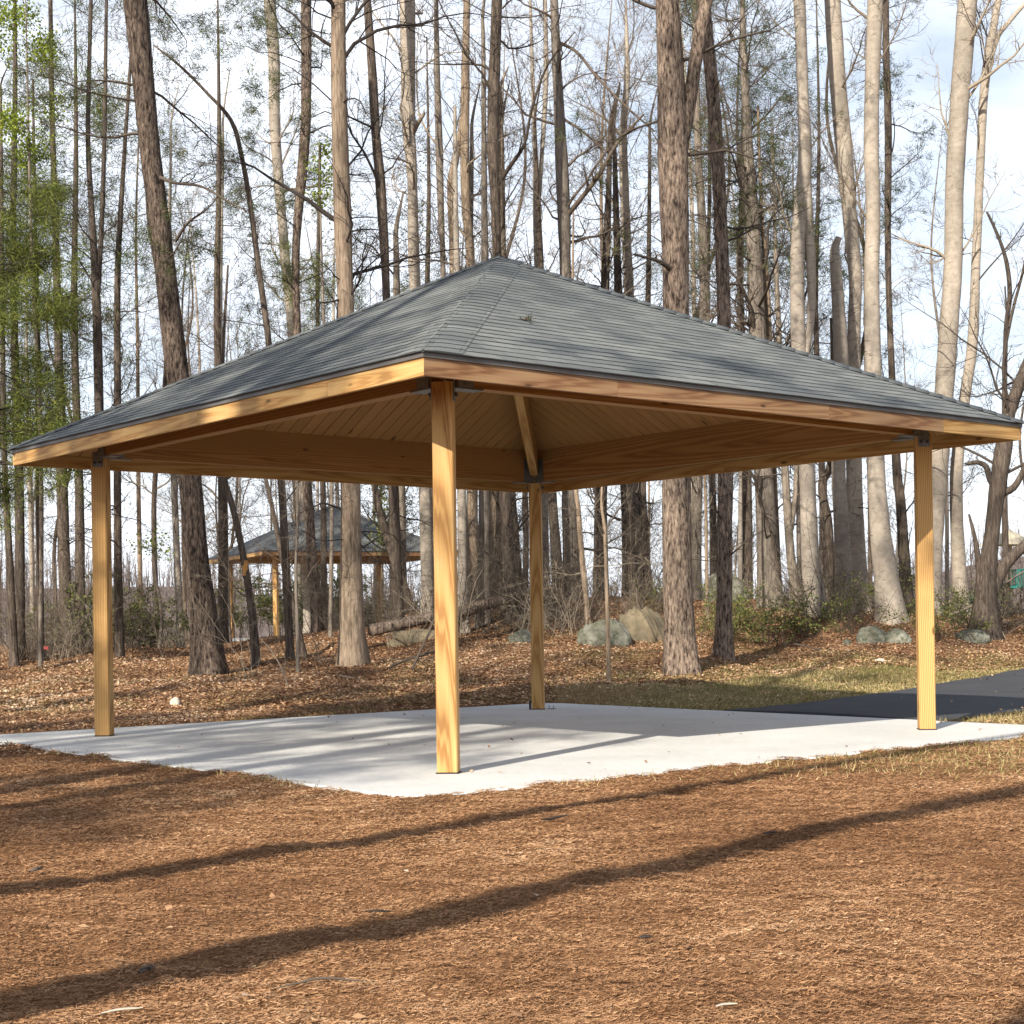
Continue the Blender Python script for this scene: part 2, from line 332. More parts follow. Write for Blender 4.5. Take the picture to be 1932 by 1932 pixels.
M['teal'] = plain('teal_plastic', (0.03, 0.30, 0.26)); M['cream'] = plain('cream_paint', (0.60, 0.52, 0.38)); M['flag'] = plain('pink_flag', (0.75, 0.16, 0.14))
M['cut'] = plain('fresh_cut_wood', (0.55, 0.27, 0.08), 0.8)

# ------------------------------------------------------------------ terrain
TD = np.array([-80, 0, 10, 16, 22, 25, 28, 31, 34, 37, 40, 45, 55, 70, 100, 160, 260, 420], float)
TX = np.array([-900, 0, 330, 650, 900, 1150, 1300, 1450, 1700, 1932, 2700], float)
TZ = np.array([
 [0, -.05, -.05, -.03, .03, .12, .20, .28, .37, .45, .50, .50, .45, .4, -.6, -1, 8.0, 10],
 [0, -.05, -.05, -.03, .03, .12, .20, .28, .37, .45, .50, .50, .45, .4, -.6, -1, 8.0, 10],
 [0, -.05, -.05, -.03, .03, .15, .27, .38, .46, .52, .54, .52, .45, .42, -.5, -1, 8.0, 10],
 [0, -.05, -.05, -.03, .03, .15, .30, .48, .68, .92, 1.02, .90, .50, .42, -.8, -1.5, 4.5, 7],
 [0, -.05, -.05, -.03, .03, .15, .32, .55, .85, 1.22, 1.62, 1.5, .5, .2, -1.5, -2, 2.0, 4],
 [0, -.05, -.05, -.03, .03, .15, .33, .58, .90, 1.35, 1.70, 1.5, .3, -.5, -2, -3, 1.2, 3],
 [0, -.05, -.05, -.03, .02, .12, .33, .64, 1.0, 1.4, 1.65, 1.5, .3, -.5, -2, -3, 1.2, 3],
 [0, -.05, -.05, -.03, .0, .06, .15, .38, .8, 1.35, 1.65, 1.5, .5, 0, -2, -3, 1.8, 4],
 [0, -.05, -.05, -.03, .0, .04, .10, .34, .73, 1.2, 1.38, 1.3, .6, .3, -1, -1, 7.5, 9],
 [0, -.05, -.05, -.03, .0, .04, .08, .15, .5, .95, 1.2, 1.2, 1.1, 1.1, .3, 0, 11.0, 12],
 [0, -.05, -.05, -.03, .0, .04, .08, .15, .5, .95, 1.2, 1.2, 1.1, 1.1, .3, 0, 11.0, 12]])
PSI = 0.6884; A = 6.258; OV = 0.708; HB = 2.995; APEX = 5.09
PC = np.array([-0.09, 16.867]); SLAB = 4.36
cps, sps = math.cos(PSI), math.sin(PSI)
ROADC = np.array([[2.6, 17.9], [4.6, 20.0], [6.9, 22.9], [9.6, 26.9], [13.2, 32.5], [18.0, 39.0], [26.0, 48.0]]); ROADW = 1.62
def catmull(P, n):
    P = np.asarray(P, float); Q = np.vstack([2 * P[0] - P[1], P, 2 * P[-1] - P[-2]]); out = []
    for i in range(1, len(Q) - 2):
        t = np.linspace(0, 1, n, endpoint=False)[:, None]
        a, b, c, d = Q[i - 1], Q[i], Q[i + 1], Q[i + 2]
        out.append(0.5 * (2 * b + (c - a) * t + (2 * a - 5 * b + 4 * c - d) * t ** 2 + (3 * b - a - 3 * c + d) * t ** 3))
    return np.vstack(out + [P[-1:]])
ROAD = catmull(ROADC, 10)
def road_dist(x, y):
    d = np.full(np.shape(x), 1e9)
    for p, q in zip(ROAD[:-1], ROAD[1:]):
        e = q - p; t = np.clip(((x - p[0]) * e[0] + (y - p[1]) * e[1]) / (e @ e), 0, 1)
        d = np.minimum(d, np.hypot(x - p[0] - t * e[0], y - p[1] - t * e[1]))
    return d
def to_local(x, y):
    dx, dy = x - PC[0], y - PC[1]; return cps * dx + sps * dy, -sps * dx + cps * dy
def sstep(a, b, t):
    t = np.clip((t - a) / (b - a), 0, 1); return t * t * (3 - 2 * t)
def terrain_base(x, y):
    px = np.clip(966 + FPX * x / np.maximum(y, 9.0), TX[0], TX[-1]); d = np.clip(y, TD[0], TD[-1])
    i = np.clip(np.searchsorted(TX, px) - 1, 0, len(TX) - 2); j = np.clip(np.searchsorted(TD, d) - 1, 0, len(TD) - 2)
    fx = (px - TX[i]) / (TX[i + 1] - TX[i]); fy = (d - TD[j]) / (TD[j + 1] - TD[j]); fx = fx * fx * (3 - 2 * fx)
    z = (TZ[i, j] * (1 - fx) + TZ[i + 1, j] * fx) * (1 - fy) + (TZ[i, j + 1] * (1 - fx) + TZ[i + 1, j + 1] * fx) * fy
    return z
def terrain(x, y):
    x = np.asarray(x, float); y = np.asarray(y, float)
    z = terrain_base(x, y)
    lx, ly = to_local(x, y); m = np.maximum(np.abs(lx), np.abs(ly)) - SLAB        # <0 on the pad
    rd = road_dist(x, y) - ROADW
    amp = np.clip(np.minimum(m, rd) / 1.2, 0.12, 1)
    far = sstep(20, 30, y)
    z = z + amp * (fbm(x * 0.45, y * 0.45, 3) * (0.06 + 0.16 * far) + fbm(x * 2.1, y * 2.1, 11) * (0.03 + 0.03 * far))
    z = z + np.clip(np.minimum(m, rd) / 0.3, 0, 1) * (fbm(x * 9, y * 9, 21, 2) * 0.020 + fbm(x * 4.3, y * 4.3, 23, 2) * 0.022)
    near = np.exp(-np.clip(m, 0, 5) / 0.35)                                        # soil dressed up to the slab
    edge = vnoise(x * 3.1, y * 3.1, 31) * 0.05 + vnoise(x * 9, y * 9, 32) * 0.025
    z = z * (1 - near) + near * (-0.006 + edge * 0.8)
    z = np.where(m < 0.10 * vnoise(x * 2, y * 2, 35) - 0.06, np.minimum(z, -0.07), z)
    z = np.where((rd < 0.0), z - 0.05, z)
    # pad of the second pavilion
    q = np.hypot(x + 7.0, y - 61); z = z * sstep(6.2, 8.5, q) + 0.62 * (1 - sstep(6.2, 8.5, q))
    return z
def tz(x, y): return float(terrain(np.array([x]), np.array([y]))[0])
def hit(px, py, dmin=12, dmax=60):
    d = np.arange(dmin, dmax, 0.05); u, v = ray(px, py)
    g = terrain_base(u * d, d) - (H + v * d)
    k = np.where(g > 0)[0]
    return float(d[k[0]]) if len(k) else dmax

def axis(lo, hi, seg):
    out = []
    for a, b, s in seg: out.append(np.arange(a, b, s))
    return np.concatenate(out + [[hi]])
xs = axis(-330, 330, [(-330, -90, 24), (-90, -40, 6), (-40, -16, 1.5), (-16, -5, 0.16), (-5, 5, 0.07), (5, 16, 0.16), (16, 40, 1.5), (40, 90, 6), (90, 330, 24)])
ys = axis(-90, 420, [(-90, -30, 10), (-30, 0, 3), (0, 2.5, .5), (2.5, 13, 0.055), (13, 24, 0.10), (24, 46, 0.22), (46, 80, 1.2), (80, 150, 6), (150, 420, 15)])
X, Y = np.meshgrid(xs, ys); Z = terrain(X, Y)
lx, ly = to_local(X, Y); md = np.maximum(np.abs(lx), np.abs(ly)) - SLAB; rdv = road_dist(X, Y)
PXC = 966 + FPX * X / np.maximum(Y, 5)
w_leaf = sstep(16.5, 21, Y + 1.6 * fbm(X * .6, Y * .6, 41)) * sstep(-0.5, 1.0, md)
gz = terrain_base(X, Y)
w_grass = sstep(900, 1350, PXC + 240 * fbm(X * .5, Y * .5, 43)) * sstep(17.5, 19.5, Y) * (1 - sstep(0.15, 0.5, gz + 0.25 * fbm(X * .8, Y * .8, 44)))
w_grass = np.maximum(w_grass, 0.45 * sstep(.05, .4, fbm(X * .6, Y * .6, 50)) * sstep(18, 20, Y) * (1 - sstep(33, 38, Y)))
w_grass = np.maximum(w_grass, 0.75 * sstep(1050, 1750, PXC) * sstep(11.5, 13.5, Y) * (1 - sstep(17, 18, Y)))
w_far = sstep(70, 120, Y)
mask = np.stack([w_leaf, np.clip(w_grass, 0, 1) * 0.95, w_far], -1).reshape(-1, 3)
ny, nx = X.shape; idx = np.arange(ny * nx).reshape(ny, nx)
F = np.stack([idx[:-1, :-1], idx[:-1, 1:], idx[1:, 1:], idx[1:, :-1]], -1).reshape(-1, 4)
tag(mesh_np('ground', np.stack([X, Y, Z], -1), F, M['ground'], attrs={'mask': mask}, smooth=True), kind='structure')

# asphalt path
nrm = np.gradient(ROAD, axis=0); nrm = np.stack([nrm[:, 1], -nrm[:, 0]], -1); nrm /= np.linalg.norm(nrm, axis=1)[:, None]
ROADF = catmull(ROADC, 60); nrm = np.gradient(ROADF, axis=0); nrm = np.stack([nrm[:, 1], -nrm[:, 0]], -1); nrm /= np.linalg.norm(nrm, axis=1)[:, None]
W = np.linspace(-1, 1, 41); k = len(ROADF); sidx = np.arange(k) * 0.06
wigl, wigr = 0.10 * fbm(sidx * 3, sidx * 0 + 3, 61), 0.10 * fbm(sidx * 3, sidx * 0 + 9, 62)
wd = ROADW + np.where(W[None, :] < 0, wigl[:, None], wigr[:, None])
rp = ROADF[:, None, :] + nrm[:, None, :] * (W[None, :, None] * wd[..., None])
rzv = terrain_base(rp[..., 0], rp[..., 1]) + 0.008 + 0.03 * (1 - W[None, :] ** 2)
la, lb = to_local(rp[..., 0], rp[..., 1]); rzv = np.where(np.maximum(np.abs(la), np.abs(lb)) - SLAB < 0.04, -0.07, rzv)
idx = np.arange(k * 41).reshape(k, 41)
F = np.stack([idx[:-1, :-1], idx[:-1, 1:], idx[1:, 1:], idx[1:, :-1]], -1).reshape(-1, 4)
tag(mesh_np('asphalt_path', np.concatenate([rp, rzv[..., None]], -1), F, M['asphalt'], smooth=True), kind='structure')

# concrete pad: a real slab with an eased edge
def slab(name, centre, psi, half, z):
    c, s = math.cos(psi), math.sin(psi); bm = bmesh.new(); n = 10; ring = []
    pts = []
    for (sx, sy), a0 in zip(((1, 1), (-1, 1), (-1, -1), (1, -1)), (0, 90, 180, 270)):
        r = 0.35
        for t in range(7):
            a = math.radians(a0 + 15 * t); pts.append((sx * (half - r) + r * math.cos(a), sy * (half - r) + r * math.sin(a)))
    def lay(ins, zz): return [bm.verts.new((centre[0] + c * p * (1 - ins / half) - s * q * (1 - ins / half), centre[1] + s * p * (1 - ins / half) + c * q * (1 - ins / half), zz)) for p, q in pts]
    a, b, d = lay(0, z - 0.14), lay(0, z - 0.012), lay(0.012, z)
    N = len(pts)
    for lo, hi in ((a, b), (b, d)):
        for i in range(N): bm.faces.new((lo[i], lo[(i + 1) % N], hi[(i + 1) % N], hi[i]))
    bm.faces.new(d)
    me = bpy.data.meshes.new(name); bm.to_mesh(me); bm.free(); me.materials.append(M['concrete'])
    o = bpy.data.objects.new(name, me); COL.objects.link(o); tag(o, kind='structure'); return o
slab('concrete_pavement', PC, PSI, SLAB, 0.0)
slab('concrete_pavement', (-7.0, 61.0), math.radians(25), SLAB, 0.68)

# ------------------------------------------------------------------ pavilion
random.seed(5)
pav = thing('pavilion', 'large open timber pavilion in front with grey shingled pyramid roof on a concrete pad', 'pavilion', (PC[0], PC[1], 0))
pav.rotation_euler = (0, 0, PSI)
HE = A / 2 + OV                         # eave half side
ZE = HB + 0.185                         # top of the eave
RISE = APEX - ZE; SL = RISE / HE; LEN = math.hypot(HE, RISE)
sides = [((0, -1), (1, 0)), ((1, 0), (0, 1)), ((0, 1), (-1, 0)), ((-1, 0), (0, -1))]      # outward normal, along the eave
def on_slope(nrm, tan, e, s, up=0.0):
    """point on a roof slope: e along the eave, s up the slope, up off the surface"""
    h = s / LEN; n = np.array([nrm[0], nrm[1], 0.0]); t = np.array([tan[0], tan[1], 0.0])
    nn = np.array([nrm[0] * RISE, nrm[1] * RISE, HE]) / LEN
    return n * HE * (1 - h) + t * e + np.array([0, 0, ZE + RISE * h]) + nn * up
# shingle courses
EXPO = 0.132; NC = int(LEN / EXPO)
for si, (nr, tn) in enumerate(sides):
    V = []; Fq = []; G = []; n0 = 0
    for kcourse in range(NC + 1):
        s0 = kcourse * EXPO - 0.035; s1 = min(s0 + EXPO + 0.01, LEN)
        if s1 <= s0: continue
        half0 = HE * (1 - max(s0, -0.03) / LEN) ; half1 = HE * (1 - s1 / LEN)
        seg = max(2, int(half0 * 2 / 0.16))
        for i in range(seg + 1):
            q = -1 + 2 * i / seg
            jit = 0.006 * (random.random() - 0.5)
            e0, e1 = q * half0, q * half1
            th = 0.0065 + 0.003 * random.random()
            V += [on_slope(nr, tn, e0, s0 + jit, 0.0), on_slope(nr, tn, e0, s0 + jit + .0015, th), on_slope(nr, tn, e0, s0 + jit + .002, th), on_slope(nr, tn, e1, s1, 0.002)]
            G += [(e0 + si * 9, s0 + .04, 1), (e0 + si * 9, s0 + .045, 1), (e0 + si * 9, s0 + .045, 0), (e1 + si * 9, s0 + EXPO + .03, 0)]
        for i in range(seg):
            a = n0 + 4 * i; b = a + 4
            Fq += [(a, b, b + 1, a + 1), (a + 2, b + 2, b + 3, a + 3)]
        n0 = len(V)
    o = mesh_np('roof_slope', np.array(V), np.array(Fq), M['shingle'], pav, attrs={'gc': np.array(G)})
# hips: three capped, the front one wrapped by the courses of the left slope up to a cut line
corners = [(1, -1), (1, 1), (-1, 1), (-1, -1)]
for (sx, sy) in corners:
    base = np.array([sx * HE, sy * HE, ZE]); top = np.array([0, 0, APEX]); ax = top - base; L = np.linalg.norm(ax); ax /= L
    s1 = np.array([-sx, 0, 0]) + 0 * ax; s2 = np.array([0, -sy, 0])
    # directions down each slope, square to the hip
    d1 = np.array([0, sy, 0.0]) if False else None
    n1 = np.array([sx * RISE, 0, HE]) / LEN; n2 = np.array([0, sy * RISE, HE]) / LEN      # slope normals: x-side and y-side
    t1 = np.cross(n1, ax); t1 *= np.sign(t1 @ np.array([-0, -sy, 0])) or 1
    t2 = np.cross(n2, ax); t2 *= np.sign(t2 @ np.array([-sx, 0, 0])) or 1
    nm = (n1 + n2) / np.linalg.norm(n1 + n2)
    V = []; Fq = []; G = []; n0 = 0
    if (sx, sy) != (-1, -1):
        st, wd = 0.145, 0.135
        for kk in range(int(L / st) + 1):
            lo = kk * st - 0.02; hi = min(lo + st + 0.02, L + 0.02); w = wd
            for l, up in ((lo, 0.004), (lo, 0.017), (hi, 0.009)):
                c = base + ax * l
                V += [c + t1 * w + n1 * (up), c + nm * (up + .012), c + t2 * w + n2 * (up)]; G += [(l, .1, 0), (l, .2, 0), (l, .1, 0)]
            a = n0
            Fq += [(a, a + 1, a + 4, a + 3), (a + 1, a + 2, a + 5, a + 4), (a + 3, a + 4, a + 7, a + 6), (a + 4, a + 5, a + 8, a + 7)]
            n0 += 9
        mesh_np('hip_cap', np.array(V), np.array(Fq), M['shingle'], pav, attrs={'gc': np.array(G)})
    else:
        # n2 is the right front slope (normal -y local), n1 the left one
        dv = EXPO * RISE / LEN                                    # height of one course
        ncs = int(RISE / dv)
        prof = [(-0.22, 0.010), (-0.14, 0.014), (-0.07, 0.014), (-0.03, 0.009), (0.0, -0.002), (0.03, 0.010), (0.09, 0.016), (0.18, 0.016), (0.27, 0.014)]
        for kk in range(ncs + 1):
            z0 = ZE + kk * dv - 0.014; z1 = min(z0 + dv * 1.06, APEX + .01)
            rows = []
            for zz, up, ed in ((z0, -.0075, 1), (z0 + .001, -.001, 1), (z0 + .001, -.001, 0), (z1, -0.0075, 0)):
                c = base + (top - base) * ((zz - ZE) / RISE)
                for w, u2 in prof:
                    if w < 0: p = c + np.array([0, 1.0, 0]) * (-w) * 1.35 + n1 * (u2 + up)
                    elif w > 0: p = c + np.array([1.0, 0, 0]) * w * 1.35 + n2 * (u2 + up)
                    else: p = c + nm * (u2 + up)
                    V.append(p); G.append((w + 30, zz * 2.2, ed))
            npf = len(prof); a = n0
            for r in (0, 2):
                for i in range(npf - 1):
                    Fq.append((a + r * npf + i, a + r * npf + i + 1, a + (r + 1) * npf + i + 1, a + (r + 1) * npf + i))
            n0 = len(V)
        mesh_np('hip_wrap', np.array(V), np.array(Fq), M['shingle'], pav, attrs={'gc': np.array(G)})
# drip edge, fascia, ceiling boards, beams
for si, (nr, tn) in enumerate(sides):
    n = np.array([nr[0], nr[1], 0.0]); t = np.array([tn[0], tn[1], 0.0]); up = np.array([0, 0, 1.0])
    def mitre(S, o0, o1, z0, z1, e0=None, e1=None):
        """board between outward offsets o0<o1 and heights, mitred at the corners (or cut square at e0/e1)"""
        P = []
        for o_ in (o0, o1):
            for e in (e0, e1):
                ee = e if e is not None else None
                P.append((o_, ee))
        pts = []; g = []; off = np.array([random.uniform(0, 40), -3.07 + random.uniform(-.05, .05), -HE + random.uniform(-.05, .05)])
        for o_ in (o0, o1):
            for sgn, e in ((-1, e0), (1, e1)):
                ee = sgn * o_ if e is None else e
                for z in (z0, z1):
                    pts.append(n * o_ + t * ee + up * z); g.append(np.array([ee, z, o_]) + off)
        S.add(pts, [(0, 1, 3, 2), (4, 6, 7, 5), (0, 4, 5, 1), (2, 3, 7, 6), (0, 2, 6, 4), (1, 5, 7, 3)], g)
    S = Soup(); mitre(S, HE - 0.004, HE + 0.012, ZE - 0.052, ZE - 0.006); S.build('drip_edge', M['drip'], pav)
    cuts = {0: [None, -1.9, 0.75, 2.5, None], 3: [None, -2.3, .4, 2.55, None]}.get(si, [None, 0.3, None])
    # joints in the fascia
    for a_, b_ in zip(cuts[:-1], cuts[1:]):
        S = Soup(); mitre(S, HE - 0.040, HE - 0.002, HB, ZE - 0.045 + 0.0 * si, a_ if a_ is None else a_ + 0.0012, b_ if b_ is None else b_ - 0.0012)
        S.build('fascia_board', M['fascia_brown' if si == 0 and (b_ or 9) < 2.6 else 'fascia'], pav)  # right-front fascia: all lengths but the last in the darker, browner pine
    # tongue and groove boards under the slope
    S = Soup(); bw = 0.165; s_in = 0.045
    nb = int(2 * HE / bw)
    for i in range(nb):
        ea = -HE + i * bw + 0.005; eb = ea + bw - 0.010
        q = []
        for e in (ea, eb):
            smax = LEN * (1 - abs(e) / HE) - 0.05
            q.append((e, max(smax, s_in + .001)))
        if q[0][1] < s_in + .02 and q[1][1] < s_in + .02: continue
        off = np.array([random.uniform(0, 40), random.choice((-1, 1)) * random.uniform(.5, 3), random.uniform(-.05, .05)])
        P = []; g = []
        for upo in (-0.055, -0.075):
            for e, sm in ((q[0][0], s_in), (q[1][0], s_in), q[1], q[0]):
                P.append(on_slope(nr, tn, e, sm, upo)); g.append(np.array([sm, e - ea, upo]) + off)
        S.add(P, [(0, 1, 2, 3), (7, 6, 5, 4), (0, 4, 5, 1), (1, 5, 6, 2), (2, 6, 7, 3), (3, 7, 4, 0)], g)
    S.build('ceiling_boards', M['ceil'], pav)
    # ring beam between two posts, top planed to the slope
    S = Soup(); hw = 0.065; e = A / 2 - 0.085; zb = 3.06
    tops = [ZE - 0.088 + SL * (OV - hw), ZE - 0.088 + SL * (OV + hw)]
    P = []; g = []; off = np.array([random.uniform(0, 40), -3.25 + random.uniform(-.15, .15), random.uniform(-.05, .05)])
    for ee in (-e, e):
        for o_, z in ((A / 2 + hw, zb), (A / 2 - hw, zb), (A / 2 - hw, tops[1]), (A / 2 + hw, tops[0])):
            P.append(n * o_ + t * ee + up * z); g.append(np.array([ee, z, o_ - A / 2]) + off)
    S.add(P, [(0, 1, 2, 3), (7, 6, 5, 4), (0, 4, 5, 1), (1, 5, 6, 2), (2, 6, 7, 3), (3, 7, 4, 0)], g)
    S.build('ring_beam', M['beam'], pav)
# posts, hip rafters, steel brackets
PW = 0.083
for (sx, sy) in corners:
    c = np.array([sx * A / 2, sy * A / 2, 0.0]); r = np.array([sx, sy, 0]) / math.sqrt(2); q = np.array([-sy, sx, 0]) / math.sqrt(2); up = np.array([0, 0, 1.0])
    S = Soup(); S.box(c + up * 1.550, up * 1.538, q * PW, r * PW, 0.009); S.build('post', M['wood'], pav)
    S = Soup(); S.box(c + up * 0.005, q * (PW + .007), r * (PW + .007), up * 0.004); S.build('base_plate', M['bolt'], pav)
    # hip rafter above the post, up to the apex
    b0 = np.array([sx * (HE - 0.06), sy * (HE - 0.06), 0]); hd = np.array([0, 0, APEX]) - np.array([sx * HE, sy * HE, ZE]); hl = np.linalg.norm(hd); hd /= hl
    perp = np.cross(hd, q); perp *= np.sign(perp[2])
    depth = 0.325
    st = np.array([sx * HE, sy * HE, ZE]) + hd * 0.98; en = np.array([0, 0, APEX]) - hd * 0.12
    mid = (st + en) / 2 - perp * (0.085 + depth / 2)
    S = Soup(); S.box(mid, hd * np.linalg.norm(en - st) / 2, q * 0.055, perp * depth / 2, 0.006); S.build('hip_rafter', M['fascia'], pav)
    S = Soup(); B = []
    for sg in (-1, 1):
        S.box(c + q * sg * (PW + 0.005) + up * 3.03, up * 0.085, q * 0.005, r * 0.056)
        for bb in (-0.03, 0.03):
            B.append((c + q * sg * (PW + 0.018) + r * bb + up * 2.995, q * 0.012, r * 0.011, up * 0.011, 0.004))
    for ad in (np.array([-sx, 0, 0.0]), np.array([0, -sy, 0.0])):
        sd = np.cross(ad, up)
        S.box(c + ad * 0.215 + up * 3.052, ad * 0.14, sd * 0.070, up * 0.006)
        for sg in (-1, 1): S.box(c + ad * 0.17 + sd * sg * 0.071 + up * 3.21, ad * 0.08, sd * 0.005, up * 0.15)
    br = S.build('steel_bracket', M['steel'], pav)
    for b_ in B: S = Soup(); S.box(*b_); S.build('bolt', M['bolt'], br)
S = Soup(); S.box((0, 0, APEX - 0.30), np.array([0, 0, 0.20]), (0.09, 0, 0), (0, 0.09, 0), 0.012); S.build('king_block', M['wood'], pav)
# second pavilion of the same make, far back among the trees
pav2 = dup(pav, (-7.0, 61.0, 0.68), math.radians(25), label='smaller looking distant twin pavilion with dark grey roof half hidden by trees at left')

# ------------------------------------------------------------------ tree building blocks (vectorised)
def norm(a): return a / np.maximum(np.linalg.norm(a, axis=-1, keepdims=True), 1e-9)
def tubes(P, R, S=3):
    """P (N,K,3), R (N,K) -> verts, quads"""
    N, K, _ = P.shape
    T = norm(np.gradient(P, axis=1)); mt = norm(T.mean(1))
    ref = np.where(np.abs(mt[:, 2:3]) > 0.8, np.array([[1.0, 0, 0]]), np.array([[0, 0, 1.0]]))[:, None, :]
    n1 = norm(np.cross(T, np.broadcast_to(ref, T.shape))); n2 = np.cross(T, n1)
    a = np.arange(S) * 2 * np.pi / S
    V = P[:, :, None, :] + R[:, :, None, None] * (np.cos(a)[None, None, :, None] * n1[:, :, None, :] + np.sin(a)[None, None, :, None] * n2[:, :, None, :])
    idx = np.arange(N * K * S).reshape(N, K, S); nx_ = np.roll(idx, -1, axis=2)
    Q = np.stack([idx[:, :-1], nx_[:, :-1], nx_[:, 1:], idx[:, 1:]], -1).reshape(-1, 4)
    return V.reshape(-1, 3), Q
class Acc:
    def __init__(s): s.v = []; s.q = []; s.t = []; s.n = 0; s.r = []
    def add(s, v, q, tri=False, rnd=None):
        (s.t if tri else s.q).append(q + s.n); s.v.append(v); s.n += len(v)
        s.r.append(rnd if rnd is not None else np.zeros(len(v)))
    def build(s, name, mat, parent=None, smooth=False):
        fs = ([np.concatenate(s.q)] if s.q else []) + ([np.concatenate(s.t)] if s.t else [])
        return mesh_np(name, np.concatenate(s.v), fs, mat, parent, attrs={'rnd': np.concatenate(s.r)}, smooth=smooth)
def grow(st, dr, ln, r0, K, wob, lift, tip=0.15):
    """N curving branches: starts, directions, lengths, radii"""
    N = len(st); P = np.zeros((N, K, 3)); P[:, 0] = st; d = norm(dr); step = (ln / (K - 1))[:, None]
    for k in range(1, K):
        d = norm(d + rng.normal(0, wob, (N, 3)) + np.array([0, 0, lift]))
        P[:, k] = P[:, k - 1] + d * step
    t = np.linspace(0, 1, K)[None, :]
    return P, r0[:, None] * (1 - (1 - tip) * t)
def children(P, R, per, ang, lr, t0=0.2, rr=0.55, rmin=0.003):
    """side shoots of a set of branches"""
    N, K, _ = P.shape; M_ = N * per; pi = np.repeat(np.arange(N), per)
    t = rng.uniform(t0, 1.0, M_) * (K - 1); k = np.minimum(t.astype(int), K - 2); f = (t - k)[:, None]
    st = P[pi, k] * (1 - f) + P[pi, k + 1] * f; tg = norm(P[pi, k + 1] - P[pi, k])
    rd = rng.normal(0, 1, (M_, 3)); rd = norm(rd - (rd * tg).sum(-1, keepdims=True) * tg)
    a = rng.uniform(ang[0], ang[1], M_)[:, None]
    dr = tg * np.cos(a) + rd * np.sin(a)
    L = np.linalg.norm(P[:, -1] - P[:, 0], axis=-1)[pi] * rng.uniform(lr[0], lr[1], M_) * (1.15 - 0.6 * t / (K - 1))
    r = np.maximum((R[pi, k] * (1 - f[:, 0]) + R[pi, k + 1] * f[:, 0]) * rr, rmin)
    return st, dr, L, r
def blades(acc, C, D, per, ln, wd, spread, jit=0.0, rnd_shift=0.0):
    """needle tufts: per thin triangles round every anchor"""
    n = len(C) * per; c = np.repeat(C, per, 0) + rng.normal(0, jit, (n, 3)) if jit else np.repeat(C, per, 0)
    d = norm(np.repeat(D, per, 0) + rng.normal(0, spread, (n, 3))); L = rng.uniform(.6, 1.2, n)[:, None] * ln
    s = norm(np.cross(d, rng.normal(0, 1, (n, 3)))) * wd / 2
    v = np.stack([c - s, c + s, c + d * L], 1).reshape(-1, 3); t = np.arange(3 * n).reshape(-1, 3)
    r = np.clip(rng.uniform(0, 1, n) * 0.8 + np.repeat(rng.uniform(0, .4, len(C)), per) - 0.1 + rnd_shift, 0, 1)
    acc.add(v, t, True, np.repeat(r, 3))
def leaves(acc, C, size, flat=0.0, asp=0.55, rnd=None, nrm_=None):
    """small diamond leaves with a fold"""
    n = len(C); d = norm(rng.normal(0, 1, (n, 3)) * np.array([1, 1, 1 - flat])); up = norm(rng.normal(0, 1, (n, 3)) * (1 - flat) + np.array([0, 0, 0.2 + 2 * flat]))
    s = norm(np.cross(d, up)); nn = np.cross(s, d); L = (size * rng.uniform(.6, 1.3, n))[:, None]
    v = np.stack([C - d * L / 2, C + s * L * asp / 2 + nn * L * .12 * rng.uniform(-.5, 1.5, (n, 1)), C + d * L / 2, C - s * L * asp / 2 + nn * L * .12 * rng.uniform(-.5, 1.5, (n, 1))], 1).reshape(-1, 3)
    i = np.arange(4 * n).reshape(-1, 4); q = np.concatenate([i[:, [0, 1, 2]], i[:, [0, 2, 3]]])
    acc.add(v, q, True, np.repeat(rng.uniform(0, 1, n) if rnd is None else rnd, 4))

def trunk_mesh(P, R, S=12, rough=0.05, flare=1.28, spacing=0.16):
    """tapered trunk through points P (base first) with radii R, returns polyline too"""
    P = np.asarray(P, float); R = np.asarray(R, float)
    D = catmull(np.column_stack([P, R]), max(3, int(np.linalg.norm(P[-1] - P[0]) / (len(P) - 1) / spacing)))
    Q, rr = D[:, :3], np.maximum(D[:, 3], 0.006)
    h = np.linalg.norm(Q - Q[0], axis=1)
    rr = rr * (1 + (flare - 1) * np.exp(-h / (2.2 * R[0] + .05)))
    a = np.arange(S) * 2 * np.pi / S; K = len(Q)
    sd = int(rng.integers(1, 9999))
    A_, H_ = np.meshgrid(a, h)
    lob = 1 + rough * 1.4 * (vnoise(np.cos(A_) * 3 + 50, np.sin(A_) * 3 + H_ * 1.2 + 50, sd) + 0.6 * vnoise(np.cos(A_) * 7 + 90, np.sin(A_) * 7 + H_ * 3.3 + 90, sd + 1))
    lob += 0.16 * np.exp(-H_ / (2.2 * R[0] + .05)) * np.cos(A_ * 4 + sd)
    T = norm(np.gradient(Q, axis=0)); n1 = norm(np.cross(T, np.array([0, 1.0, 0]))); n2 = np.cross(T, n1)
    V = Q[:, None, :] + (rr[:, None] * lob)[..., None] * (np.cos(A_)[..., None] * n1[:, None, :] + np.sin(A_)[..., None] * n2[:, None, :])
    idx = np.arange(K * S).reshape(K, S); nx_ = np.roll(idx, -1, 1)
    F = np.stack([idx[:-1], nx_[:-1], nx_[1:], idx[1:]], -1).reshape(-1, 4)
    return V.reshape(-1, 3), F, Q, rr

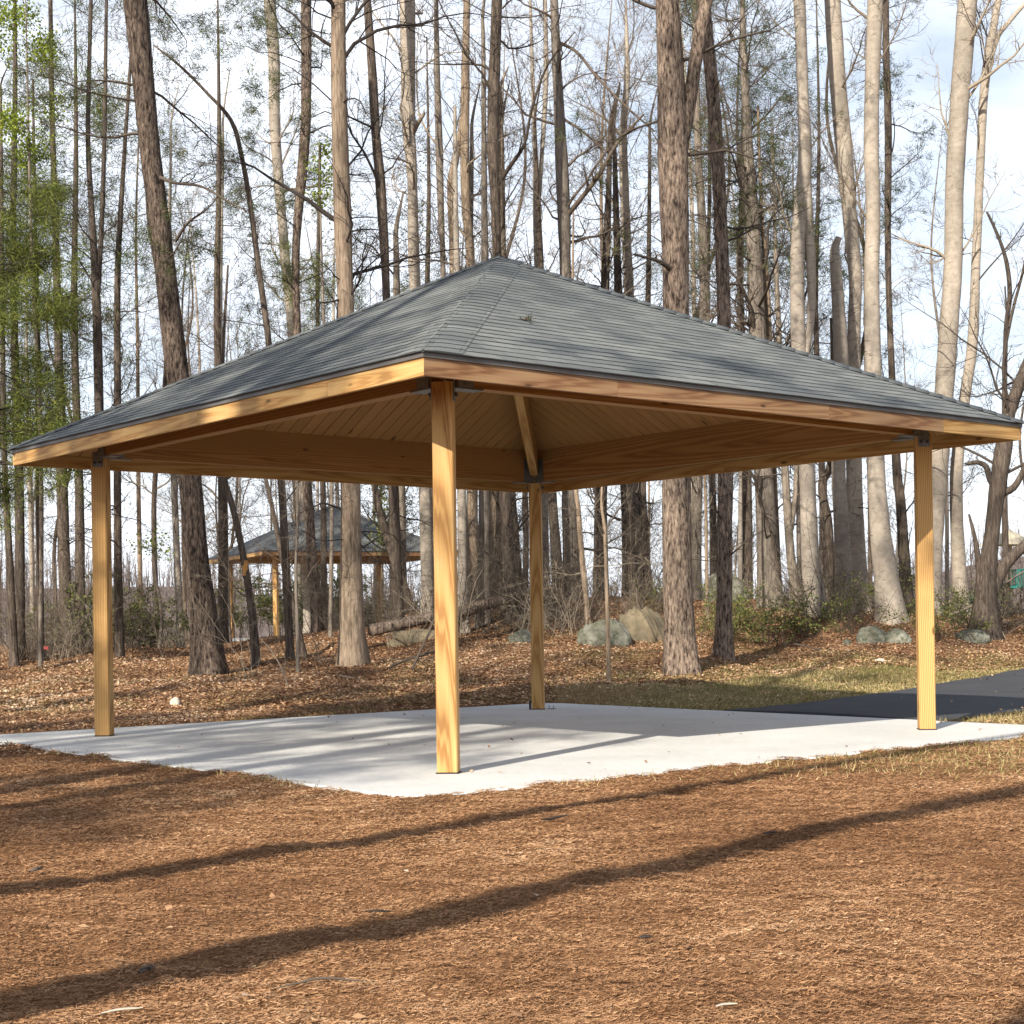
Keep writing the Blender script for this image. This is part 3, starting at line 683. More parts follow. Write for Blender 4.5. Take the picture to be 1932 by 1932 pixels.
def side_starts(Q, rr, n, z0, z1, elev, lnr, rfrac, az=None):
    """n branch starts on a trunk polyline between heights z0..z1"""
    z = Q[:, 2]; zz = rng.uniform(z0, min(z1, z[-1] - .1), n)
    st = np.stack([np.interp(zz, z, Q[:, 0]), np.interp(zz, z, Q[:, 1]), zz], -1); r = np.interp(zz, z, rr)
    a = rng.uniform(0, 2 * np.pi, n) if az is None else rng.uniform(az[0], az[1], n); e = rng.uniform(elev[0], elev[1], n)
    dr = np.stack([np.cos(a) * np.cos(e), np.sin(a) * np.cos(e), np.sin(e)], -1)
    return st, dr, rng.uniform(lnr[0], lnr[1], n), np.maximum(r * rng.uniform(rfrac[0], rfrac[1], n), 0.006)

STY = {  # n, z0, z1, elevation, length, radius fraction, children, grandchildren, wobble, lift
 'bare':   (13, 3.0, 19, (0.35, 1.05), (1.6, 4.2), (0.16, 0.34), 9, 7, 0.20, 0.06),
 'poplar': (12, 8.0, 21, (0.5, 1.15), (1.6, 3.6), (0.12, 0.26), 8, 7, 0.16, 0.08),
 'pine':   (13, 7.5, 20, (-0.15, 0.45), (1.4, 3.4), (0.10, 0.22), 7, 5, 0.16, 0.03),
 'dead':   (26, 1.6, 13, (-0.25, 0.55), (0.7, 2.2), (0.06, 0.16), 5, 3, 0.22, -0.02),
 'low':    (20, 1.2, 17, (0.1, 0.9), (0.9, 2.8), (0.10, 0.25), 7, 6, 0.24, 0.05),
}
def crown_mesh(acc, Q, rr, sty, dens=1.0, gr=True):
    n, z0, z1, el, ln, rf, c1, c2, wob, lift = STY[sty]
    base = Q[0, 2]
    st, dr, L, r = side_starts(Q, rr, max(3, int(n * dens)), base + z0, base + z1, el, ln, rf)
    P1, R1 = grow(st, dr, L, r, 8, wob, lift); acc.add(*tubes(P1, R1, 5))
    P2, R2 = grow(*children(P1, R1, c1, (0.4, 1.1), (0.30, 0.6), 0.15), 6, wob * 1.2, lift); acc.add(*tubes(P2, R2, 3))
    if gr:
        P3, R3 = grow(*children(P2, R2, c2, (0.4, 1.1), (0.35, 0.7), 0.1, rmin=0.0055), 5, wob * 1.3, lift); acc.add(*tubes(P3, R3, 3))
    else: P3, R3 = P2, R2
    return P1, P2, P3
def pix_trunk(pts, d, ext=None, lean=0.0):
    """trunk through measured points (x, y, width px) at depth d; base first"""
    P = []; R = []
    for i, (x, y, w) in enumerate(pts):
        dd = d + lean * i; P.append(at(x, y, dd)); R.append(w / 2 * dd / FPX)
    P = np.array(P); R = np.array(R)
    g = tz(P[0, 0], P[0, 1]) - 0.12
    if P[0, 2] > g + 0.25:                      # carry the trunk down to the soil
        dirv = (P[0] - P[1]) / max(P[1, 2] - P[0, 2], .2); k = P[0, 2] - g
        b = P[0] + np.array([np.clip(dirv[0], -.25, .25), 0, -1]) * k
        P = np.vstack([b, P]); R = np.concatenate([[R[0] * 1.12], R])
    else: P[0, 2] = g
    if P[-1, 2] > H + 0.33 * P[-1, 1] and ext is None: ext = 6.0
    if ext:
        dv = (P[-1] - P[-2]) / np.linalg.norm(P[-1] - P[-2])
        P = np.vstack([P, P[-1] + dv * ext * .5, P[-1] + dv * ext + np.array([.2, 0, 0])]); R = np.concatenate([R, [R[-1] * .75, R[-1] * .25]])
    return P, R
MAIN = {}
def tree(key, name, label, pts, d, mat, sty, dens=1.0, foliage=None, cat='tree', limbs=(), twig='twig', S=12, group='trees of the wood behind the pavilion', ext=None, rough=0.06, flare=1.25, extra=()):
    P, R = pix_trunk(pts, d, ext); b = P[0].copy(); b[2] += 0.12
    root = thing(name, label, cat, tuple(b), group)
    V, F, Q, rr = trunk_mesh(P - b, R, S, rough, flare)
    Vs, Fs, n = [V], [F], len(V)
    for lp in limbs:                              # main forks are part of the trunk mesh
        lP = np.array([at(x, y, d) for x, y, w in lp]) - b; lR = np.array([w / 2 * d / FPX for x, y, w in lp])
        v2, f2, q2, r2 = trunk_mesh(lP, lR, 9, rough, 1.0); Vs.append(v2); Fs.append(f2 + n); n += len(v2)
    mesh_np('trunk', np.concatenate(Vs), np.concatenate(Fs), M[mat], root, smooth=True)
    acc = Acc(); tips = []
    if sty:
        for s_ in (sty if isinstance(sty, tuple) else (sty,)):
            p1, p2, p3 = crown_mesh(acc, Q, rr, s_, dens); tips.append((s_, p1, p2, p3))
    for lp in extra:                              # branches read off the photograph
        eP = catmull(np.array([at(x, y, d + dz) for x, y, w, dz in lp]) - b, 6); eR = np.interp(np.linspace(0, 1, len(eP)), np.linspace(0, 1, len(lp)), [w / 2 * d / FPX for x, y, w, dz in lp])
        acc.add(*tubes(eP[None], eR[None], 6))
        c2 = grow(*children(eP[None], eR[None], 10, (0.4, 1.0), (0.15, 0.4), 0.25), 6, 0.2, 0.05); acc.add(*tubes(*c2, 3))
        c3 = grow(*children(*c2, 5, (0.4, 1.0), (0.4, 0.7), 0.2), 5, 0.2, 0.05); acc.add(*tubes(*c3, 3))
    if acc.n: acc.build('crown', M[twig], root)
    if foliage:
        fa = Acc(); fm, dn = foliage
        for s_, p1, p2, p3 in tips:
            if s_ in ('dead', 'bare', 'low') and len(tips) > 1: continue
            e = p3[:, -1]; dd = norm(p3[:, -1] - p3[:, -2])
            k = rng.random(len(e)) < min(1, dn); e, dd = e[k], dd[k]
            if fm == 'needle': blades(fa, e, dd, 26, 0.15, 0.011, 0.6, 0.05)
            elif fm == 'cedar': blades(fa, e, dd + np.array([0, 0, -.25]), 26, 0.16, 0.016, 0.7, 0.10)
            else: leaves(fa, np.repeat(e, 8, 0) + rng.normal(0, .12, (len(e) * 8, 3)), .07)
        if fa.n: fa.build('foliage', M[fm], root)
    MAIN[key] = root
    return root
exec_trees = True

# ------------------------------------------------------------------ the measured trees
T = tree
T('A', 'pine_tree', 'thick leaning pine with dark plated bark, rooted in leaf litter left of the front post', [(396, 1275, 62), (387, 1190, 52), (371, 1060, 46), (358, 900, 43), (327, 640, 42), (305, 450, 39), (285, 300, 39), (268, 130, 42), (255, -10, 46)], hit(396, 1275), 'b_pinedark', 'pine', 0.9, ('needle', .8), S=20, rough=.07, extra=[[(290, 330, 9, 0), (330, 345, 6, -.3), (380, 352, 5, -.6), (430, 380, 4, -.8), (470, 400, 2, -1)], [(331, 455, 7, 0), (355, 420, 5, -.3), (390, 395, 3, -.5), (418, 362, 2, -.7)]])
T('G', 'cedar_tree', 'sunlit tan tree with shaggy bark standing in litter just left of the front post', [(668, 1262, 52), (664, 1150, 43), (662, 1000, 38), (661, 900, 36), (652, 580, 31), (646, 400, 32), (640, 200, 30), (638, -10, 27)], hit(668, 1262), 'b_tan', ('dead', 'bare'), 0.9, S=18, rough=.07)
T('R', 'pine_tree', 'thickest pine trunk, sunlit plated bark, right of centre and forking near the top', [(1286, 1262, 66), (1281, 1180, 57), (1277, 1000, 55), (1276, 900, 54), (1275, 560, 49), (1272, 400, 54), (1268, 250, 57), (1264, 120, 50), (1258, -10, 44)], hit(1286, 1262), 'b_pine', 'pine', 0.6, ('needle', .6), S=22, rough=.06,
  limbs=[[(1278, 340, 20), (1290, 260, 26), (1303, 180, 27), (1318, 80, 26), (1336, -10, 24)]], extra=[[(1278, 520, 10, 0), (1255, 500, 9, -.3), (1235, 490, 6, -.5), (1196, 480, 4, -.8)]])
T('S', 'pine_tree', 'slimmer reddish pine with flaky bark beside the thickest pine trunk', [(1363, 1240, 38), (1366, 1150, 30), (1367, 1000, 30), (1369, 900, 29), (1366, 600, 27), (1362, 480, 26), (1354, 300, 25), (1342, 150, 24), (1325, -10, 24)], hit(1363, 1240), 'b_pine', ('pine', 'dead'), 1.3, ('needle', .55), S=16, rough=.08)
T('B', 'cedar_tree', 'dark cedar with many dead side branches left of the left post', [(128, 1232, 27), (121, 1060, 23), (117, 900, 21), (112, 700, 17), (105, 450, 13), (98, 200, 10), (95, -10, 8)], hit(128, 1232), 'b_dark', ('dead', 'pine'), 1.2, ('cedar', .9), extra=[[(136, 1170, 6, 0), (152, 1140, 6, -.4), (170, 1115, 5, -.8), (185, 1085, 3, -1)]])
T('C1', 'cedar_tree', 'dark two-stemmed tree rising straight above the left post', [(192, 1228, 24), (190, 1000, 20), (187, 780, 18), (183, 600, 17), (173, 400, 12), (166, 250, 9), (172, -10, 7)], 33.5, 'b_dark', ('low', 'dead'), 1.2, ('cedar', .12), limbs=[[(183, 580, 10), (192, 420, 9), (197, 250, 8), (201, -10, 6)]])
T('C2', 'cedar_tree', 'dark thin tree close to the right of the two-stemmed one', [(226, 1232, 18), (222, 1000, 15), (222, 780, 14), (222, 520, 12), (234, 300, 8), (247, 100, 6), (250, -10, 4)], 35.5, 'b_dark', ('low', 'pine'), 1.1, ('cedar', .25))
T('D', 'bare_tree', 'thin dark tree bowing far over to the left between leaning pine and tan tree', [(548, 1235, 17), (530, 900, 14), (506, 640, 12), (487, 500, 11), (474, 400, 10), (457, 300, 9), (436, 228, 8), (390, 175, 6), (340, 125, 5), (290, 85, 3)], 31, 'b_dark', 'low', .5, ext=0)
T('E', 'poplar_tree', 'pale grey tree with smooth base in front of the distant pavilion roof', [(591, 1190, 34), (581, 1060, 27), (571, 900, 25), (552, 640, 18), (535, 450, 18), (519, 250, 20), (517, 120, 22), (508, -10, 22)], hit(591, 1190), 'b_pale', ('bare', 'pine'), 1.0, ('needle', .55), twig='twig_pale')
T('F', 'pine_tree', 'brown pine directly behind the pale grey tree, boughs against the sky', [(600, 1200, 22), (585, 1000, 19), (562, 640, 15), (558, 500, 15), (563, 400, 17), (573, 290, 20), (578, 180, 20), (577, -10, 20)], 41, 'b_pine', 'pine', 2.0, ('needle', .9))
T('H', 'bare_tree', 'dark slender tree leaning slightly left, first trunk right of the tan tree', [(752, 1180, 22), (745, 1000, 20), (738, 800, 18), (729, 560, 15), (724, 450, 18), (718, 350, 19), (709, 250, 17), (702, 130, 17), (692, -10, 15)], 36, 'b_dark', ('bare', 'dead'), .9)
T('I', 'poplar_tree', 'pale tree with a broken stub on its trunk left of the roof peak', [(808, 1150, 27), (804, 1000, 23), (796, 800, 22), (783, 545, 22), (780, 450, 22), (778, 350, 19), (771, 230, 26), (770, 120, 29), (768, -10, 29)], 38, 'b_pale', 'bare', 1.0, extra=[[(776, 260, 9, 0), (790, 230, 9, -.3), (800, 215, 6, -.4)]], twig='twig_pale')
T('J', 'bare_tree', 'very thin grey tree between the stubbed tree and the forked one', [(848, 1150, 15), (840, 800, 12), (836, 520, 10), (832, 400, 12), (829, 300, 14), (825, 150, 12), (823, -10, 8)], 40, 'b_grey', 'bare', 1.0, twig='twig_pale')
T('K', 'bare_tree', 'tan tree whose two stems join low behind the roof, left of the peak', [(893, 1150, 22), (890, 800, 19), (887, 490, 17), (880, 400, 17), (877, 300, 17), (878, 150, 16), (881, -10, 12)], 38.5, 'b_tan', 'bare', 1.2, limbs=[[(858, 560, 18), (856, 450, 18), (852, 350, 17), (863, 285, 13), (872, 220, 8)]], twig='twig_pale')
T('L', 'bare_tree', 'darkest straight trunk, right above the roof peak', [(963, 1150, 26), (952, 900, 22), (940, 560, 17), (935, 400, 17), (931, 320, 20), (930, 250, 22), (932, 150, 22), (938, -10, 19)], 36, 'b_dark', ('bare', 'low'), 1.1, extra=[[(938, 350, 8, 0), (965, 310, 8, -.3), (990, 270, 6, -.6), (1005, 200, 5, -.9), (1035, 120, 4, -1.1), (1085, 60, 2, -1.3)]])
T('N', 'bare_tree', 'brown straight trunk a short way right of the roof peak with an arching branch', [(1082, 1152, 33), (1076, 1000, 29), (1073, 900, 27), (1067, 520, 21), (1065, 440, 24), (1061, 330, 25), (1056, 230, 21), (1050, 110, 18), (1045, -10, 15)], 39, 'b_grey', ('bare', 'low'), 1.1, extra=[[(1068, 410, 10, 0), (1100, 370, 9, -.4), (1130, 330, 8, -.8), (1165, 270, 6, -1), (1215, 215, 4, -1.3)], [(1055, 80, 7, 0), (1090, 100, 6, -.3), (1130, 150, 5, -.6), (1180, 200, 4, -.9), (1235, 248, 3, -1)], [(1064, 225, 6, 0), (1095, 245, 5, -.3), (1150, 290, 4, -.6)]])
T('O', 'bare_tree', 'pale forked thin tree just right of the roof peak', [(1030, 1140, 18), (1022, 800, 17), (1017, 500, 18), (1013, 420, 15), (1010, 300, 10), (1006, 180, 8), (1000, -10, 5)], 42, 'b_pale', 'bare', .9, limbs=[[(1013, 430, 9), (1022, 300, 8), (1030, 150, 10), (1028, -10, 8)]], twig='twig_pale')
T('Q', 'poplar_tree', 'pale whitish tree with a feathery top left of the thickest pine', [(1206, 1140, 26), (1196, 800, 22), (1187, 560, 19), (1182, 450, 18), (1178, 350, 17), (1176, 250, 15), (1183, 150, 11), (1182, 60, 7), (1180, -10, 4)], 43, 'b_pale', ('poplar', 'bare'), 1.6, twig='twig_pale')
T('S2', 'bare_tree', 'grey straight trunk showing between the two reddish pines', [(1312, 1120, 22), (1316, 900, 20), (1329, 620, 20), (1326, 450, 17), (1318, 300, 14), (1312, 100, 12), (1310, -10, 9)], 42, 'b_grey', ('low', 'bare'), 1.5, twig='twig_pale')
T('T', 'poplar_tree', 'stout grey tree wound with a vine, third trunk right of the thickest pine', [(1453, 1135, 46), (1447, 1000, 40), (1441, 890, 37), (1428, 600, 32), (1421, 430, 26), (1412, 280, 19), (1405, 150, 15), (1400, -10, 10)], hit(1453, 1140), 'b_grey', ('low', 'bare', 'pine'), 2.2, ('needle', .5), S=16, extra=[[(1436, 900, 5, -.3), (1432, 940, 5, -.35), (1448, 985, 5, -.35), (1462, 1030, 5, -.3), (1470, 1100, 6, -.2)]])
T('T2', 'bare_tree', 'yellowish thin sapling trunk hugging the stout vine-wound tree', [(1470, 1120, 13), (1460, 900, 12), (1451, 640, 12), (1444, 500, 10), (1436, 380, 7), (1430, 200, 4)], 39, 'b_tan', 'bare', .6, ext=0)
T('V0', 'bare_tree', 'slender grey trunk dividing low down left of the smooth leaning pale tree', [(1503, 1125, 22), (1492, 1050, 17), (1486, 960, 16), (1481, 880, 14), (1470, 640, 11), (1462, 440, 7), (1458, 250, 4)], 38.5, 'b_grey', 'low', .7, ext=0, limbs=[[(1492, 1000, 10), (1500, 940, 10), (1503, 870, 9), (1506, 760, 8)]])
T('U', 'poplar_tree', 'smooth pale tree leaning left at its foot among green shrubs', [(1541, 1160, 41), (1530, 1060, 34), (1525, 960, 31), (1522, 880, 30), (1506, 640, 28), (1505, 480, 27), (1512, 380, 27), (1519, 290, 26), (1515, 180, 22), (1508, -10, 22)], hit(1541, 1165), 'b_pale', 'poplar', .8, twig='twig_pale', S=16, limbs=[[(1514, 700, 14), (1530, 600, 15), (1530, 500, 18), (1524, 400, 20), (1519, 310, 20)]])
T('V2', 'bare_tree', 'pale snag broken off short with a hooked top right of the leaning pale tree', [(1592, 1128, 36), (1588, 1000, 30), (1582, 880, 27), (1587, 700, 28), (1583, 600, 25), (1577, 510, 22), (1575, 470, 17), (1582, 448, 12)], 37.5, 'b_pale', None, ext=0)
T('W', 'poplar_tree', 'brightest almost white tall trunk, standing close behind the broken snag', [(1619, 1132, 42), (1614, 1000, 33), (1611, 880, 30), (1611, 640, 25), (1614, 530, 25), (1604, 420, 27), (1592, 280, 31), (1580, 150, 31), (1570, -10, 30)], 38.5, 'b_pale', 'poplar', .8, twig='twig_pale', S=16)
T('X', 'poplar_tree', 'grey smooth tree with a swollen foot leaning right beside the green boulder', [(1683, 1176, 52), (1673, 1100, 44), (1661, 1000, 37), (1653, 880, 33), (1646, 640, 30), (1645, 520, 28), (1647, 400, 27), (1644, 280, 28), (1646, 150, 28), (1652, -10, 30)], hit(1683, 1178), 'b_pale', 'poplar', .8, twig='twig_pale', S=16)
T('X2', 'pine_tree', 'dark narrow conifer trunk tight behind the grey swollen-footed tree', [(1712, 1140, 26), (1700, 960, 20), (1692, 880, 17), (1680, 640, 12), (1675, 450, 12), (1676, 250, 14), (1672, 100, 13), (1671, -10, 12)], 40, 'b_dark', ('pine', 'low'), .8, ('needle', .5))
T('Y', 'poplar_tree', 'big pale trunk leaning right that passes behind the right post', [(1750, 1170, 42), (1761, 1000, 38), (1771, 880, 36), (1788, 644, 36), (1798, 500, 34), (1802, 330, 34), (1812, 170, 36), (1826, -10, 36)], 37, 'b_pale', 'poplar', .7, twig='twig_pale', S=16)
T('Z', 'poplar_tree', 'pale trunk right of the right post, splitting in two at the top', [(1816, 1172, 31), (1808, 1050, 26), (1804, 930, 25), (1808, 850, 24), (1822, 740, 21), (1835, 644, 20), (1842, 480, 17), (1850, 300, 16), (1856, 180, 17), (1866, 100, 17), (1885, -10, 13)], 37.5, 'b_pale', 'poplar', .9, limbs=[[(1857, 170, 10), (1878, 80, 10), (1905, 40, 9), (1940, 0, 8)]])
T('AA', 'oak_tree', 'dark gnarled oak with twisting limbs at the far right edge of the wood', [(1858, 1172, 46), (1862, 1090, 36), (1872, 1000, 28), (1882, 920, 32), (1893, 850, 33), (1904, 780, 24), (1926, 715, 20), (1958, 640, 17), (2010, 540, 14), (2060, 400, 10)], 35, 'b_dark', 'bare', .8, ext=3,
  limbs=[[(1884, 930, 14), (1868, 905, 12), (1860, 880, 11), (1842, 872, 9), (1822, 876, 6)], [(1890, 930, 16), (1912, 920, 13), (1930, 890, 11), (1950, 840, 9)], [(1872, 1120, 26), (1890, 1075, 24), (1915, 1045, 22), (1945, 1020, 20)], [(1850, 1130, 16), (1846, 1060, 12), (1838, 1010, 8), (1828, 970, 4)]],
  extra=[[(1905, 775, 7, 0), (1893, 700, 6, -.3), (1900, 620, 4, -.4), (1896, 540, 3, -.6)], [(1897, 480, 4, 0), (1880, 440, 5, 0), (1866, 405, 3, 0)]])
T('AB', 'bare_tree', 'thin dark stem forming a wide V beside the splitting pale trunk', [(1900, 1165, 14), (1895, 900, 11), (1897, 644, 9), (1905, 560, 9), (1900, 500, 8), (1885, 450, 6), (1862, 400, 4)], 39, 'b_dark', 'bare', .5, ext=0, limbs=[[(1898, 644, 7), (1912, 580, 6), (1928, 520, 5), (1945, 440, 4)]])
# trunks seen under the roof
T('m1', 'bare_tree', 'pale grey trunk showing right beside the front post', [(877, 1188, 24), (873, 1100, 18), (871, 920, 17), (866, 700, 15), (860, 400, 10), (858, 200, 6)], 35.5, 'b_pale', 'bare', .8, ext=0)
T('m3', 'bare_tree', 'straight grey trunk at the near end of the raised fallen log', [(912, 1178, 31), (913, 1090, 24), (914, 900, 22), (915, 600, 18), (914, 400, 12), (912, 100, 8)], hit(912, 1178), 'b_grey', 'bare', .8, ext=2)
T('m4', 'pine_tree', 'sunlit tan flaky trunk standing behind the raised fallen log', [(936, 1140, 28), (937, 1000, 26), (938, 900, 25), (940, 700, 22), (943, 400, 14), (944, 200, 9)], 40, 'b_tan', 'dead', .7, ext=1)
T('m2', 'bare_tree', 'dim grey trunk between the front post and the straight grey trunk', [(889, 1150, 19), (888, 900, 16), (886, 600, 13), (890, 300, 8)], 41, 'b_grey', 'bare', .7, ext=2)
T('m5', 'bare_tree', 'dark trunk leaning right just left of the back post', [(978, 1140, 24), (970, 1020, 21), (961, 900, 19), (950, 600, 15), (948, 300, 8)], 40, 'b_dark', ('low', 'bare'), .8, ext=2)
T('m6', 'bare_tree', 'dark leaning trunk just right of the back post', [(1056, 1145, 26), (1049, 1040, 20), (1040, 900, 17), (1020, 500, 11), (1012, 300, 7)], 40.5, 'b_dark', 'bare', .8, ext=2)
T('m7', 'bare_tree', 'crooked thin sunlit stem right of the brown straight trunk', [(1112, 1195, 13), (1105, 1120, 11), (1097, 1040, 11), (1091, 960, 9), (1086, 900, 8), (1080, 640, 6), (1082, 400, 3)], hit(1112, 1200), 'b_tan', 'low', .7, ext=0, twig='twig_pale')
T('m8', 'bare_tree', 'dark trunk with a wide foot behind the lit sapling', [(1134, 1125, 32), (1132, 1060, 24), (1134, 900, 24), (1140, 600, 18), (1150, 300, 9)], 41, 'b_dark', ('low', 'bare'), 1.0, ext=2)
T('m10', 'bare_tree', 'dark trunk behind the boulders, left one of a close pair', [(1190, 1120, 30), (1186, 1000, 26), (1182, 900, 25), (1168, 600, 17), (1160, 300, 9)], 42, 'b_dark', ('low', 'dead'), 1.0, ext=2)
T('m11', 'bare_tree', 'dark trunk behind the boulders, right and thinner one of a close pair', [(1222, 1120, 20), (1216, 1000, 16), (1212, 900, 15), (1222, 600, 11), (1226, 300, 6)], 42.5, 'b_dark', 'low', 1.0, ext=2)
T('m13', 'bare_tree', 'black crooked stem with a bend between the leaning pale tree and the snag', [(1560, 1130, 24), (1566, 1050, 17), (1562, 980, 16), (1553, 940, 17), (1553, 905, 17), (1566, 880, 14), (1572, 800, 9), (1568, 600, 5)], 39, 'b_dark', 'low', .5, ext=0)
T('l1', 'bare_tree', 'slim dark trunk near the left edge of the wood', [(76, 1230, 16), (74, 1000, 14), (72, 700, 11), (66, 400, 7), (62, 150, 4)], 37, 'b_dark', 'dead', .9, ext=0)
T('l2', 'bare_tree', 'leaning dark trunk at the very left edge', [(26, 1232, 17), (18, 1060, 14), (8, 850, 11), (4, 500, 8), (2, 200, 5)], 36, 'b_dark', ('dead', 'pine'), 1.0, ('cedar', .8), ext=1)
T('l3', 'bare_tree', 'pale slim trunk between the left post and the leaning pine', [(341, 1210, 15), (334, 1050, 13), (328, 900, 12), (318, 640, 9), (322, 300, 5)], 42, 'b_pale', 'bare', .9, ext=2)
T('l4', 'bare_tree', 'pale trunk beyond the distant pavilion corner, forking at half height', [(428, 1205, 18), (424, 1060, 16), (421, 900, 15), (415, 600, 10), (420, 300, 6)], 52, 'b_pale', 'bare', 1.0, ext=3)
T('l5', 'bare_tree', 'dark curving tree with a fresh orange cut left of the distant pavilion post', [(484, 1262, 18), (478, 1177, 16), (469, 1110, 14), (459, 1050, 13), (444, 977, 12), (430, 925, 11), (424, 890, 10), (420, 700, 7), (430, 500, 4)], hit(484, 1262), 'b_dark', 'low', .7, ext=0)
T('l6', 'bare_tree', 'thin dark stem slanting left across the distant pavilion roof', [(556, 1160, 12), (540, 1090, 11), (524, 1010, 10), (508, 930, 8), (498, 880, 7), (480, 700, 4)], 33, 'b_dark', 'low', .7, ext=0)
T('l7', 'bare_tree', 'mossy grey trunk between the tan tree and the front post', [(758, 1170, 24), (756, 1060, 22), (754, 950, 22), (750, 800, 18), (748, 500, 12)], 44, 'b_grey', 'bare', .8, ('bush', .5), ext=2)
T('l8', 'bare_tree', 'black trunk slanting steeply right behind the tan tree', [(770, 1140, 22), (752, 1080, 19), (733, 1020, 17), (715, 960, 14), (700, 880, 10)], 43, 'b_dark', 'low', .6, ext=0)
T('sap', 'sapling', 'slender sunlit sapling in front of the pale green boulder', [(1149, 1276, 9), (1147, 1200, 8), (1144, 1100, 7), (1141, 1000, 7), (1135, 950, 5), (1138, 880, 4), (1142, 760, 3)], hit(1149, 1276), 'b_tan', None, ext=0, cat='sapling', group='saplings', flare=1.1, S=8, extra=[[(1142, 1010, 4, 0), (1128, 985, 3, -.1), (1110, 960, 2, -.2)], [(1142, 1000, 4, 0), (1165, 965, 3, 0), (1190, 930, 2, 0)]])
T('sap', 'sapling', 'thin upright sapling at the left of the leaf bank behind the pad', [(562, 1276, 8), (561, 1180, 7), (558, 1080, 6), (562, 960, 5), (560, 800, 3)], hit(562, 1276), 'b_grey', 'low', .35, ext=0, cat='sapling', group='saplings', flare=1.1, S=8)
T('sap', 'sapling', 'thin pale stem between the reddish pine and the thickest pine', [(1381 - 46, 1170, 8), (1333, 1050, 7), (1331, 930, 6), (1328, 850, 5), (1325, 700, 3)], hit(1335, 1175), 'b_tan', 'low', .4, ext=0, cat='sapling', group='saplings', flare=1.1, S=8)
cu = MAIN['l5']; fl = Acc(); k5 = at(462, 1072, hit(484, 1262)); b5 = np.array(cu.location)
fl.add(*tubes((np.array([[k5 + [0.0, -.012, .14], k5 + [.01, -.012, .0], k5 + [.02, -.012, -.14]]]) - b5), np.array([[.055, .063, .058]]), 8)); fl.build('cut_wood', M['cut'], cu)
TREES_END = True

# ------------------------------------------------------------------ leafy masses at the left, bright sprays
def leafy(name, label, px, d, z0, z1, n, mat, ln, trunk_w, foli=1.0, drop=0.0, group='trees of the wood behind the pavilion', top=19.0):
    x = (px - 966) / FPX * d; b = np.array([x, d, tz(x, d)])
    root = thing(name, label, 'tree', tuple(b), group)
    P = np.array([[0, 0, -.15], [.05, 0, 4], [-.05, .1, 9], [.1, 0, 14], [.1, .1, top]]); R = np.array([trunk_w, trunk_w * .85, trunk_w * .65, trunk_w * .42, .03]) / 2
    V, F, Q, rr = trunk_mesh(P, R, 10); mesh_np('trunk', V, F, M['b_dark'], root, smooth=True)
    acc = Acc(); st, dr, L, r = side_starts(Q, rr, n, z0, z1, (-.25 - drop, .4 - drop), ln, (.12, .22))
    P1, R1 = grow(st, dr, L, r, 7, .14, .02 - drop * .1); acc.add(*tubes(P1, R1, 4))
    P2, R2 = grow(*children(P1, R1, 8, (.4, 1.0), (.3, .55), .25), 5, .18, -.03); acc.add(*tubes(P2, R2, 3))
    P3, R3 = grow(*children(P2, R2, 4, (.4, 1.0), (.4, .7), .2), 4, .2, -.03); acc.add(*tubes(P3, R3, 3)); acc.build('crown', M['twig'], root)
    fa = Acc(); e = P3[:, -1]; k = rng.random(len(e)) < foli; blades(fa, e[k], norm(P3[:, -1] - P3[:, -2])[k], 22, .17, .016, .7, .09); fa.build('foliage', M[mat], root)
    return root
leafy('cedar_tree', 'cedar with hanging yellow-green foliage at the left edge beside the roof', -16, 31, 3.4, 9.5, 56, 'cedar', (0.8, 2.2), .28, .9, .2)
leafy('cedar_tree', 'fuller dark green cedar behind the left eave corner', 36, 37, 5.0, 12.0, 54, 'needle', (0.9, 2.4), .26, .9, .1)
leafy('pine_tree', 'tall thin pine with soft grey-green needles above the left eave', 150, 43, 7, 17, 26, 'needle', (1.2, 2.8), .3, .8)
leafy('pine_tree', 'pine with flat dark boughs against the sky right of the leaning pine', 420, 44, 9, 18, 26, 'needle', (1.6, 3.6), .3, .9)
leafy('cedar_tree', 'green cedar low between pale grey tree and tan tree, above the roof slope', 610, 46, 5.5, 10.5, 26, 'cedar', (1.0, 2.2), .2, .7, .0, top=14)
leafy('pine_tree', 'pine with sparse green boughs just right of the stubbed pale tree', 815, 50, 7.5, 11.5, 12, 'needle', (1.5, 3.0), .3, .8)
leafy('pine_tree', 'dark-needled pine in the dense thicket right of the thickest pine', 1410, 45, 8, 18, 38, 'needle', (1.4, 3.2), .3, .6)
leafy('pine_tree', 'brownish ragged pine high behind the slimmer reddish pine', 1345, 49, 10, 18.5, 40, 'needle', (1.4, 3.2), .26, .5)
leafy('pine_tree', 'pine with drooping dark sprays between leaning pale tree and snag', 1552, 47, 7.5, 14, 16, 'needle', (1.2, 2.4), .24, .7)
